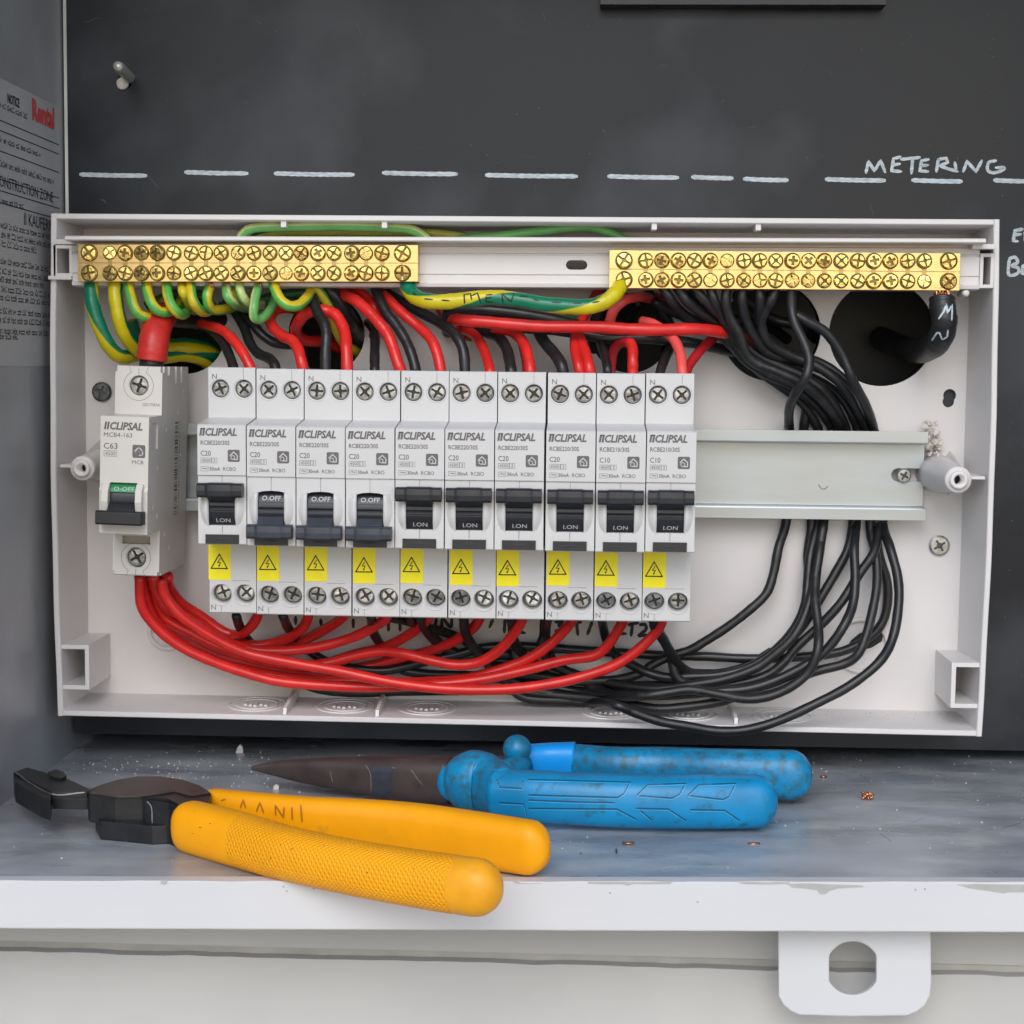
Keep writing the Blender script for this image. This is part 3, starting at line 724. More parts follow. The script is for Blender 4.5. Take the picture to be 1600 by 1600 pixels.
p = at(160, 612, 0); o = obj('panel_screw', SM_pand, None, (p.x, -.6, p.z), (0, .4, 0)); tag(o, 'dull dark cross head screw in the back panel left of the main breaker', 'screw')
p = at(1467, 852, 0); o = obj('panel_screw', SM_pan, None, (p.x, -.6, p.z), (0, 1.0, 0)); tag(o, 'zinc cross head screw in the back panel below the right end of the rail', 'screw')

# ================================================================== DIN RAIL
ra = -115; rl = at(270, 730, 12.5).x; rr_ = at(1449, 740, 12.5).x
rail = thing('mounting_rail', 'zinc steel mounting rail running behind the breakers', 'rail', (rr_-40, -4, 0))
prof = [(12.5, 17.5), (11.5, 17.5), (11.5, 13.6), (5.4, 13.6), (4.4, 12.8), (4.4, -12.8), (5.4, -13.6), (11.5, -13.6), (11.5, -17.5), (12.5, -17.5), (12.5, -13.2), (12.2, -12.6), (5.8, -12.6), (5.4, -12.2), (5.4, 12.2), (5.8, 12.6), (12.2, 12.6), (12.5, 13.2)]
m1 = MB(); m1.prism_x(prof, rl, rr_)
a = at(1403, 742, 5.4); m2 = MB(); hw = 2.6
m2.prism_d([(a.x+hw*cos(t), a.z+hw*sin(t)) for t in [(90+i*20)*pi/180 for i in range(10)]]+[(rr_+5, a.z-hw), (rr_+5, a.z+hw)], 0, 9)
# photo: the rail's slot is open to the right
me = boolean(m1.mesh('rail', M['rail']), m2.mesh('c', M['rail']))
ro = obj('channel', me, rail, (-(rr_-40), 4, 0))
a = at(1412, 743, 6); obj('fixing_screw', screw_mesh(2.9, 1.6, M['zincs'], .8, 1.0), rail, (a.x-(rr_-40), 4-5.6, a.z), (0, .5, 0))
mb = MB(); b_r = bvh_of([ro]); stroke(mb, b_r, [(1279,757),(1283,763),(1289,764),(1294,759)], .35, .05); o = mb.build('stamp_mark', M['steeld'], rail, origin=(rr_-40, -4, 0), recalc=False); o.location = (0, 0, 0)

# dried filler lump by the right end of the rail
random.seed(11); cen = at(1463, 688, 3)
bm = bmesh.new()
for k in range(46):
    f = random.random(); q = at(1449+f*12+random.uniform(-9, 14), 660+f*56+random.uniform(-5, 5), random.uniform(1, 9)) - cen
    r_ = random.uniform(.5, 1.5); g = bmesh.ops.create_icosphere(bm, subdivisions=1, radius=r_*S)
    rot = Matrix.Rotation(random.uniform(0, 3), 3, 'Y')
    for v in g['verts']:
        v.co = rot @ Vector((v.co.x*random.uniform(.4, 2.0), v.co.y, v.co.z*random.uniform(.4, 1.3))); v.co += q*S
me = bpy.data.meshes.new('filler'); bm.to_mesh(me); bm.free(); me.materials.append(M['putty'])
o = obj('dried_filler', me, None, cen); tag(o, 'crumbly off white filler squeezed out by the right end of the rail', 'filler')

# ================================================================== BREAKERS
def house_icon(mb, x0, z0, s, d):
    line_poly(mb, [(x0+s*.2, z0+s*.52), (x0+s*.5, z0+s*.82), (x0+s*.8, z0+s*.52), (x0+s*.8, z0+s*.2), (x0+s*.42, z0+s*.2)], s*.08, d)
    c = (x0+s*.42, z0+s*.36); line_poly(mb, [(c[0]+s*.16*cos(a), c[1]+s*.16*sin(a)) for a in [i*pi/6 for i in range(0, 13)]], s*.07, d)
def rbox(x0, x1, z0, z1, r, n=4):
    P = []
    for cx, cz, a0 in ((x1-r, z1-r, 0), (x0+r, z1-r, 90), (x0+r, z0+r, 180), (x1-r, z0+r, 270)):
        P += [(cx+r*cos((a0+90*i/n)*pi/180), cz+r*sin((a0+90*i/n)*pi/180)) for i in range(n+1)]
    return P
_mc = {}
def cached(key, fn):
    if key not in _mc: _mc[key] = fn()
    return _mc[key]
HB = 8.85
NZ0, NZT = -25.0, 18.4
def rcbo_body():
    prof = [(14, 39.5), (54.5, 39.5), (55, 39), (55, 20.9), (72.7, 18.9), (73.5, 18.2), (73.5, .45), (72.9, .3), (72.9, NZ0+.4), (72.5, NZ0), (55, NZ0), (55, -52.5), (54.5, -52.9), (14, -52.9)]
    m1 = MB(); m1.prism_x(prof, -HB, HB); me = m1.mesh('body', M['brk'])
    def cut(me, f):
        c = MB(); f(c); return boolean(me, c.mesh('c', M['brk']))
    for sx in (-1, 1):
        me = cut(me, lambda c: c.lathe_d(sx*4.4, 31.6, [(3.35, 52.6), (3.6, 60)], 24))
        me = cut(me, lambda c: c.lathe_d(sx*4.4, -45.8, [(3.8, 50.2), (4.0, 60)], 24))
        me = cut(me, lambda c: c.lathe_d(sx*4.4, 0, [(0, 0), (0.01, 0.01)], 3)) if False else me
    me = cut(me, lambda c: c.prism_d([(-4.95, -17.9), (4.95, -17.9), (4.95, -5.4), (3, -4.9), (0, -4.7), (-3, -4.9), (-4.95, -5.4)], 66, 80))
    # parting lines
    me = cut(me, lambda c: (c.box(4.3, 4.48, 54.75, 60, 34.8, 41), c.box(-.1, .1, 72.6, 80, -4.6, .2)))
    me = cut(me, lambda c: (c.box(-.3, 6.5, 54.75, 60, -40.6, -40.42), c.box(-4.48, -4.3, 54.75, 60, -54, -49.8)))
    me = cut(me, lambda c: c.box(-.14, .14, 72.4, 80, -21, -18.0))
    me = cut(me, lambda c: (c.box(1.2, 6.2, 30, 50, 38, 41), c.box(-6.6, -1.8, 30, 50, 38, 41)))
    return me
def cheek(sx):
    mb = MB(); o_ = [(5.0, -4.6), (7.0, -5.2), (7.9, -8), (8.2, -12), (7.6, -15), (6.6, -17.2), (5.2, -18.4)]
    n = len(o_)
    # outer edge flush, inner edge proud: a soft shoulder beside the lever
    vs = []
    for x, z in o_: vs.append((sx*x, -72.9, z))
    inn = [(5.0, -5.2), (5.6, -5.6), (6.2, -8), (6.3, -12), (5.9, -15), (5.5, -17.0), (5.0, -17.9)]
    for x, z in inn: vs.append((sx*x, -74.6 if -17 < z < -5.4 else -73.2, z))
    inw = [(4.95, z) for x, z in inn]
    for x, z in inw: vs.append((sx*x, -74.6 if -17 < z < -5.4 else -73.2, z))
    for x, z in inw: vs.append((sx*x, -70, z))
    fs = [(r*n+i, r*n+i+1, (r+1)*n+i+1, (r+1)*n+i) for r in range(3) for i in range(n-1)]
    mb.add(vs, fs, True); return mb
def nose_print(amp, model):
    it = []; x = -HB
    def T(t, h, px, z, m='print', **k): it.append((text_mesh(t, h, M[m], **k), (x+px, 73.6, z), {'print': 0, 'printlight': 1}[m]))
    mb = MB()
    mb.add([(x+.75, -73.6, 14.8), (x+1.5, -73.6, 14.8), (x+1.95, -73.6, 17.6), (x+1.2, -73.6, 17.6)], [(0, 1, 2, 3)])
    mb.add([(x+1.75, -73.6, 14.8), (x+2.5, -73.6, 14.8), (x+2.95, -73.6, 17.6), (x+2.2, -73.6, 17.6)], [(0, 1, 2, 3)])
    mb.add([(x+1.15, -73.6, 17.1), (x+2.9, -73.6, 17.1), (x+2.95, -73.6, 17.6), (x+1.2, -73.6, 17.6)], [(0, 1, 2, 3)])
    T('CLIPSAL', 2.9, 2.9, 14.75, bold=.035, shear=.22, width=11.6)
    T(model, 1.6, 1.2, 11.5, 'printlight', bold=.012, width=10.6)
    T(amp, 1.9, 1.2, 7.5, bold=.005, width=3.7)
    T('4500', 1.15, 1.6, 5.25, 'printlight', width=3.2); T('3', 1.15, 5.9, 5.25, 'printlight')
    T('30mA', 1.35, 4.4, 2.1, bold=.01, width=3.9); T('RCBO', 1.35, 9.4, 2.1, width=4.7)
    T('~', .5, 1.8, 2.6, 'printlight', width=1.8)
    frame_poly(mb, x+1.2, x+5.2, 4.9, 6.75, 73.6, .1); frame_poly(mb, x+5.2, x+7.2, 4.9, 6.75, 73.6, .1); frame_poly(mb, x+1.2, x+4.0, 1.95, 3.6, 73.6, .1)
    it.append((mb.mesh('q', M['print']), (0, 0, 0), 0))
    return join_meshes('print', it, [M['print'], M['printlight']])
def icon_mesh(x0, z0, s, d):
    mb = MB(); P = rbox(x0, x0+s, z0, z0+s, s*.12); mb.add([(a, -d, b) for a, b in P], [tuple(range(len(P)))])
    mb.cm = 1; house_icon(mb, x0, z0, s, d+.05); return mb.mesh('house_mark', [M['print'], M['brk']])
def sticker_mesh():
    mb = MB(); P = [(-HB+.1, -26), (-.35, -26), (-.35, -40.1), (-HB+.1, -40.1)]; mb.prism_d(P, 55.0, 55.12); return mb.mesh('warning_sticker', M['yel'])
def bolt_mesh():
    mb = MB(); c = (-4.7, -33.6); r = 3.1; d = 55.2
    tri = [(c[0]-3.1, c[1]-2.2), (c[0]+3.1, c[1]-2.2), (c[0], c[1]+3.2), (c[0]-3.1, c[1]-2.2), (c[0]+3.1, c[1]-2.2)]
    line_poly(mb, tri, .42, d)
    line_poly(mb, [(c[0]+.35, c[1]+1.5), (c[0]-.65, c[1]+.05), (c[0]+.45, c[1]+.05), (c[0]-.1, c[1]-1.3)], .3, d)
    mb.add([(c[0]-.5, -d, c[1]-.95), (c[0]+.35, -d, c[1]-1.0), (c[0]-.15, -d, c[1]-1.75)], [(0, 1, 2)])
    return mb.mesh('lightning_symbol', M['marker'])
def drum_mesh(hw_=4.85, cz=-11.4, r0=9.0, cd=64.2):
    mb = MB(); P = []
    n = 28
    for i in range(n+1):
        a = radians(-62+124*i/n); r = r0-(.55 if i in (13, 14) else 0)-(.18 if i > 17 else 0)
        P.append((cd+r*cos(a), cz+r*sin(a)))
    P = P+[(cd-2, cz+6), (cd-2, cz-6)]
    mb.prism_x(P, -hw_, hw_); return mb.mesh('drum', M['toggle'])
def lever_mesh(on, hw_=8.2, zc=None):
    mb = MB(); zc = -4.8 if on else -19.3
    zc = zc
    # bar, thicker in the middle
    rows = []; n = 16
    for i in range(n+1):
        f = -1+2*i/n; x = f*hw_; t = 2.55 if abs(f) > .62 else 2.75; dd = 78.6+(0 if abs(f) > .62 else .45*(1-(f/.62)**2)+.25)
        P = [(74.0, zc-t+.4), (74.6, zc-t), (dd-.8, zc-t), (dd, zc-t+.8), (dd+.15, zc), (dd, zc+t-.8), (dd-.8, zc+t), (74.6, zc+t), (74.0, zc+t-.4)]
        rows += [(x, -a, b) for a, b in P]
    m = 9
    fs = [(i*m+k, i*m+(k+1) % m, (i+1)*m+(k+1) % m, (i+1)*m+k) for i in range(n) for k in range(m)]+[tuple(range(m)), tuple(n*m+k for k in range(m))]
    mb.add(rows, fs)
    if on: mb.prism_x([(68, zc-4.2), (73.6, zc-4.6), (76.5, zc-2.6), (76.5, zc-1.5), (68, zc-1.0)], -4.6, 4.6)
    else: mb.prism_x([(68, zc+5.2), (73.4, zc+5.2), (76.3, zc+2.6), (76.3, zc+1.5), (68, zc+1.0)], -4.6, 4.6)
    return mb.mesh('lever', M['toggle'] if on else M['toggleb'])
def drum_text(on):
    it = []
    if on: me = text_mesh('I.ON', 1.55, M['printw'], bold=.01, width=5.2).copy(); x, z, d = -2.4, -16.9, 0
    else: me = text_mesh('O.OFF', 1.75, M['printw'], bold=.02, width=7.0).copy(); x, z, d = -3.5, -8.3, 0
    for v in me.vertices:
        zz = v.co.z/S+z; dd = 64.2+sqrt(max(0, 9.0**2-(zz+11.4)**2))+.06
        v.co = Vector((v.co.x+x*S, -dd*S, zz*S))
    return me
def simple(fn): 
    return fn
ORD = ['first', 'second', 'third', 'fourth', 'fifth', 'sixth', 'seventh', 'eighth', 'ninth', 'tenth']
ON = [1, 0, 0, 0, 1, 1, 1, 1, 1, 1]
lx = [at(p, 700, 55).x for p in (326.5, 402, 477.7, 552.6, 627, 702.6, 778, 854.6, 931, 1006)]
base0 = at(326.5, 700, 55).x
DZ = [.55, .25, .1, 0, 0, -.05, -.05, -.15, -.2, 0]
rnd = random.Random(4)
RC = []
for i in range(10):
    X = base0+HB+i*18.05+(.5 if i == 7 else .55 if i > 7 else 0)*.8+(-.1)
    on = ON[i]; ten = i >= 8
    lab = '%s slim white breaker from the left in the row of ten, marked %s, lever %s' % (ORD[i], 'C10' if ten else 'C20', 'up' if on else 'down')
    t = thing('circuit_breaker', lab, 'circuit breaker', (X, 0, DZ[i]), 'slim white breakers side by side on the rail', (0, rnd.uniform(-.002, .002), 0))
    b_ = obj('body', cached('rb', rcbo_body), t)
    for sx in (-1, 1): obj('shoulder', cached(('ck', sx), lambda: cheek(sx).mesh('shoulder', M['brk'])), b_)
    for sx in (-1, 1):
        obj('terminal_screw', SM_term, t, (sx*4.4, -53.2, 31.6), (rnd.uniform(-.05, .05), rnd.uniform(0, 3), rnd.uniform(-.05, .05)))
        obj('terminal_screw', SM_term, t, (sx*4.4+.1, -51.2, -45.2), (rnd.uniform(-.16, -.08), rnd.uniform(0, 3), rnd.uniform(-.06, .06)))
    obj('print', cached(('np', ten), lambda: nose_print('C10' if ten else 'C20', 'RCBE210/30S' if ten else 'RCBE220/30S')), t)
    obj('house_mark', cached('ic', lambda: icon_mesh(-HB+11.1, 5.4, 4.4, 73.6)), t)
    for zz, k in ((35.2, 'n'), (-51.9, 'n')):
        obj('neutral_letter', text_mesh('N', 1.9, M['print']), t, (-HB+1.5 if zz > 0 else -HB+.6, -55.06, zz if zz > 0 else -51.6))
    for sx in (-1, 1):
        for zc_, r_, k_ in ((31.6, 3.7, 'a'), (-45.8, 4.05, 'b')):
            obj('terminal_rim', cached(('rim', k_), lambda: MB().lathe_d(0, 0, [(r_+.22, 54.9), (r_+.22, 55.12), (r_, 55.2), (r_-.08, 54.9)], 28, caps=False).mesh('terminal_rim', M['brk'])), t, (sx*4.4, 0, zc_))
    s_ = obj('warning_sticker', cached('st', sticker_mesh), t, (rnd.uniform(-.25, .3), -.02, rnd.uniform(-.3, .5)), (0, rnd.uniform(-.006, .006), 0)); obj('lightning_symbol', cached('lt', bolt_mesh), s_)
    tg_ = obj('toggle', cached('dr', drum_mesh), t); obj('lever', cached(('lv', on), lambda: lever_mesh(on)), tg_); obj('print', cached(('dt', on), lambda: drum_text(on)), tg_)
    def tab():
        mb = MB(); mb.box(-6.1, 6.1, 70, 73.6, -24.6, -21.2); mb.box(-2, 2, 73.6, 73.7, -23.0, -22.8); return mb.mesh('lock_slot', M['toggle'])
    obj('lock_slot', cached('tb', tab), t); RC.append(X)

# main switch
pm = at(214.5, 735, 55)
mt_ = thing('main_breaker', 'wide spaced main breaker marked C63 alone at the left end of the rail', 'circuit breaker', (pm.x, 0, 1.0), None, (0, radians(1.45), 0))
HM = 8.9
prof = [(14, 39.2), (54.6, 39.2), (55, 38.8), (55, 21.2), (72.8, 21.0), (73.4, 20.4), (73.4, -5), (74, -6), (73.2, -22), (55, -22), (55, -39.2), (54.6, -39.6), (14, -39.6)]
m1 = MB(); m1.prism_x(prof, -HM, HM); me = m1.mesh('body', M['brkwarm'])
def cutm(me, f):
    c = MB(); f(c); return boolean(me, c.mesh('c', M['brkwarm']))
me = cutm(me, lambda c: c.lathe_d(0, 32, [(3.75, 52.2), (3.9, 60)], 28))
me = cutm(me, lambda c: c.lathe_d(0, -32.8, [(3.9, 51.5), (4.0, 60)], 28))
me = cutm(me, lambda c: c.box(-5, 5, 64, 80, -15, -3.2))
me = cutm(me, lambda c: c.box(-5.3, 5.3, 50, 60, -27.6, -24.6))
me = cutm(me, lambda c: (c.box(-10, -8.2, 52, 60, 37, 41), c.box(8.2, 10, 52, 60, 37, 41)))
me = cutm(me, lambda c: (c.box(-10, -8.2, 52, 60, -41, -38), c.box(8.2, 10, 52, 60, -41, -38)))
me = cutm(me, lambda c: (c.box(-.1, .1, 54.7, 60, 36, 41), c.box(-.1, .1, 54.7, 60, -41, -37)))
me = cutm(me, lambda c: (c.box(8.2, 10, 24, 27, 33, 41), c.box(8.2, 10, 33, 36, 33, 41), c.box(8.2, 10, 44, 50, 36, 41)))
me = cutm(me, lambda c: (c.box(8.2, 10, 60, 69, 9, 18.6), c.box(8.4, 10, 66, 71, -30, -28)))
for dd, zz, r in ((48, 16, 1), (30, 22, .9), (60, 2, .9), (22, 30, .8), (66, -12, .9), (20, -33, .9), (60, -16, 1), (40, -30, .9), (25, 5, .8), (48, -24, .9)):
    def f(c):
        n = 12; c.prism_x([(dd+r*cos(a*2*pi/n), zz+r*1.4*sin(a*2*pi/n)) for a in range(n)], 8.3, 10)
    me = cutm(me, f)
mbody = obj('body', me, mt_)
# keyhole outlines round the screws
mb = MB()
for cz, sg in ((32, 1), (-32.8, -1)):
    P = [(5.6*sin(a), cz-5.6*cos(a)*sg) for a in [(-150+i*12)*pi/180 for i in range(26)]]
    P = [(-3.6, cz+sg*7)]+P+[(3.6, cz+sg*7)]
    line_poly(mb, P, .14, 55.05)
obj('outline', mb.mesh('outline', M['printlight']), mt_)
obj('terminal_screw', SM_mcb, mt_, (0, -53, 32), (0, .3, 0)); obj('terminal_screw', SM_mcb, mt_, (0, -52.6, -32.6), (0, 1, 0))
mb = MB(); mb.box(-5.3, 5.3, 50.3, 52, -27.6, -24.6); obj('access_window', mb.mesh('access_window', mat('beige_plastic', (.42, .38, .31), .5)), mt_)
it = []; x = -HM
def T(t, h, px, z, m='print', **k): it.append((text_mesh(t, h, M[m], **k), (x+px, 73.48, z), {'print': 0, 'printlight': 1}[m]))
mb = MB()
for k in (0, 1.0):
    mb.add([(x+1.3+k, -73.48, 16.1), (x+2.0+k, -73.48, 16.1), (x+2.45+k, -73.48, 18.9), (x+1.75+k, -73.48, 18.9)], [(0, 1, 2, 3)])
T('CLIPSAL', 2.9, 3.5, 16.0, bold=.035, shear=.22, width=12); T('MCB4-163', 1.6, 1.3, 13.4, width=10.4); T('C63', 2.2, 1.3, 9.0, bold=.005, width=5.1)
T('4500', 1.3, 1.9, 6.7, 'printlight', width=3.8); T('MCB', 1.35, 11.8, 3.8, bold=.0, width=4.2)
frame_poly(mb, x+1.4, x+6.2, 6.3, 8.4, 73.48, .12)
it.append((mb.mesh('q', M['print']), (0, 0, 0), 0))
obj('print', join_meshes('print', it, [M['print'], M['printlight']]), mt_)
obj('date_code', text_mesh('GD170DA', 1.1, M['print'], width=6.6), mt_, (1.6, -55.06, 24.4))
obj('house_mark', icon_mesh(3.0, 6.1, 4.7, 73.48), mt_)
# barcode on the right flank
mb = MB(); rb = random.Random(9); z = 18.0
while z > -18.5:
    h = rb.choice((.2, .3, .5, .8)); mb.add([(HM+.05, -34, z), (HM+.05, -29, z), (HM+.05, -29, z-h), (HM+.05, -34, z-h)], [(0, 3, 2, 1)]); z -= h+rb.choice((.3, .4, .8))
z = 18
while z > -18.5:
    mb.add([(HM+.05, -27, z), (HM+.05, -26, z), (HM+.05, -26, z-.5), (HM+.05, -27, z-.5)], [(0, 3, 2, 1)]); z -= rb.choice((.9, 1.1, 1.6))
obj('barcode', mb.mesh('barcode', M['print']), mt_)
mb = MB(); P = [(64+9.6*cos(radians(a)), -9.6+9.6*sin(radians(a))) for a in range(-50, 51, 5)]+[(62, -2), (62, -17)]
mb.prism_x(P, -4.9, 4.9); tgm = obj('toggle', mb.mesh('toggle', M['toggle']), mt_)
mb = MB(); mb.prism_x([(64, -2.9), (71.6, -3.1), (73.3, -5.2), (73.9, -6.6), (64, -6.6)], -4.92, 4.92); obj('off_flag', mb.mesh('off_flag', M['green']), tgm)
me = text_mesh('O-OFF', 1.5, mat('pale_green_print', (.35, .6, .42), .6), bold=.01, width=7.6).copy()
for v in me.vertices:
    zz = v.co.z/S-6.2; dd = 73.95-(zz+6.6)*.32; v.co = Vector((v.co.x-3.6*S, -(dd+.08)*S, zz*S))
obj('print', me, tgm)
mb = MB(); mb.prism_x([(70, -10.2), (74.4, -10.2), (78.6, -12.6), (79.8, -13.2), (80, -13.8), (80, -17.3), (79.4, -17.9), (74.4, -17.9), (73.8, -17.3), (72, -16)], -4.7, 4.7)
mb.prism_x([(74.2, -13.4), (80.0, -13.0), (80.8, -13.6), (80.8, -17.5), (80.2, -18.1), (74.2, -18.1)], -8.3, 8.3); obj('lever', mb.mesh('lever', M['toggle']), tgm)
for sx in (-1, 1):
    mb = MB(); xa, xb = sorted((sx*5.0, sx*7.4)); mb.prism_x([(72, -3.2), (74.4, -3.6), (76.4, -6), (76.8, -10), (76, -13.4), (74, -15.4), (72, -16)], xa, xb); obj('guard', mb.mesh('guard', M['brkwarm']), mt_)

# ================================================================== BRASS BARS
def bar(px0, px1, cols, top_row, bot_row, label, pt, pb):
    a = at(px0, (pt[0]+pb[0])/2, 38); b = at(px1, (pt[1]+pb[1])/2, 38)
    zt0, zt1 = at(px0, pt[0], 38).z, at(px1, pt[1], 38).z; zb0, zb1 = at(px0, pb[0], 38).z, at(px1, pb[1], 38).z
    org = Vector(((a.x+b.x)/2, -31, zb0)); t = thing('terminal_bar', label, 'terminal bar', org, 'brass terminal bars on the white carrier')
    mb = MB(); x0, x1 = a.x, b.x
    def qb(z0a, z1a, z0b, z1b, d0, d1):
        mb.add([(x0, -d0, z0a), (x1, -d0, z0b), (x1, -d0, z1b), (x0, -d0, z1a), (x0, -d1, z0a), (x1, -d1, z0b), (x1, -d1, z1b), (x0, -d1, z1a)], [(0, 1, 2, 3), (4, 7, 6, 5), (0, 4, 5, 1), (1, 5, 6, 2), (2, 6, 7, 3), (3, 7, 4, 0)])
    ma, mbm = (zt0+zb0)/2, (zt1+zb1)/2
    qb(zb0, ma-.08, zb1, mbm-.08, 31.3, 38.0); qb(ma+.08, zt0, mbm+.08, zt1, 31.3, 38.0); qb(ma-.08, ma+.08, mbm-.08, mbm+.08, 31.3, 37.7)
    o = mb.build('bar', M['brass'], t, origin=org); o.location = (0, 0, 0)
    rn = random.Random(px0)
    for k, px in enumerate(cols):
        big = k in (0, len(cols)-1)
        for row in (top_row, bot_row):
            py = row[0]+(row[1]-row[0])*(px-px0)/(px1-px0)
            p = at(px, py, 38)-org
            o = obj('terminal_screw', SM_brassb if big else rn.choice((SM_brass, SM_brass2, SM_brass3)), t, (p.x, -7.3+rn.uniform(-.6, .6), p.z), (rn.uniform(-.12, .12), rn.uniform(0, 3), rn.uniform(-.12, .12)))
        # the small key cut between the two screws of a pair
        if not big:
            p = at(px, (top_row[0]+bot_row[0])/2+ ((top_row[1]+bot_row[1])-(top_row[0]+bot_row[0]))/2*(px-px0)/(px1-px0), 38)-org
            mb = MB(); mb.box(p.x-.9, p.x+.9, 7.0, 7.06, p.z-.9, p.z+.9); obj('witness_mark', cached('wm', lambda: MB().box(-.85, .85, 7.0, 7.08, -1.0, 1.0).mesh('witness_mark', mat('brass_dark', (.42, .30, .12), .35, .9))), t, (p.x, 0, p.z))
    return t
C1 = [140,172,196,221,246,272,299,322,346,372,397,422,447,471,497,522,550,572,597,629]
C2 = [975,1009,1034,1060,1085,1110,1136,1162,1187,1212,1238,1263,1288,1314,1340,1365,1391,1418,1444,1482]
bar(122, 653, C1, (395, 396), (427, 427), 'left brass terminal bar feeding the green and yellow wires', (382, 383), (440, 440))
bar(952, 1500, C2, (407, 408), (437, 440), 'right brass terminal bar feeding the black wires', (391, 396), (450, 454))

# ================================================================== CABLES
CAB = {}
def cable(name, label, pts, r, mt, d=None, twist=0., rate=0., cat='cable', group=None, seg=12, n=7, flat=False):
    """pts: (px, py, d) as it runs in the photo, d = its distance off the back panel"""
    P = [at(*p) for p in pts]; Q = catmull(P, n); o0 = P[0].copy(); mb = MB()
    if flat:
        for q in Q:
            if q.x > 90 and -19 < q.z < 19: q.y = -2.25
            q.y = min(q.y, -2.2)
    rj = random.Random(name+label); k1, k2, k3 = rj.uniform(0, 6), rj.uniform(.15, .3), rj.uniform(0, 6); nq = len(Q)
    for i, q in enumerate(Q):
        e = min(1, i/6, (nq-1-i)/6); q.x += e*.13*sin(k1+i*k2); q.z += e*.13*sin(k3+i*k2*1.3)
    mb.tube([q-o0 for q in Q], r, seg, twist=twist, rate=rate, radii=[r*.95*(1+.025*sin(k3+i*.8)+.02*sin(k1+i*2.1)) for i in range(nq)])
    me = mb.mesh(name, mt); o = bpy.data.objects.new(name, me); o.location = o0*S; link(o)
    tag(o, label, cat, group); return o
GRU = 'earth wires looping under the left terminal bar'
GRT = 'wires entering the tops of the breakers'
GRR = 'red wires fanning from the main breaker to the breaker row'
GRN = 'black wires hanging from the right terminal bar'
def rep(P, d0, d1=None):
    n = len(P); d1 = d0 if d1 is None else d1
    return [(x, y, d0+(d1-d0)*i/(n-1)) for i, (x, y) in enumerate(P)]
def nd(P, D):                 # interpolate depth through a list of depths
    n = len(P); m = len(D)-1; out = []
    for i, (x, y) in enumerate(P):
        f = i/(n-1)*m; k = min(int(f), m-1); out.append((x, y, D[k]+(D[k+1]-D[k])*(f-k)))
    return out
TD = 42
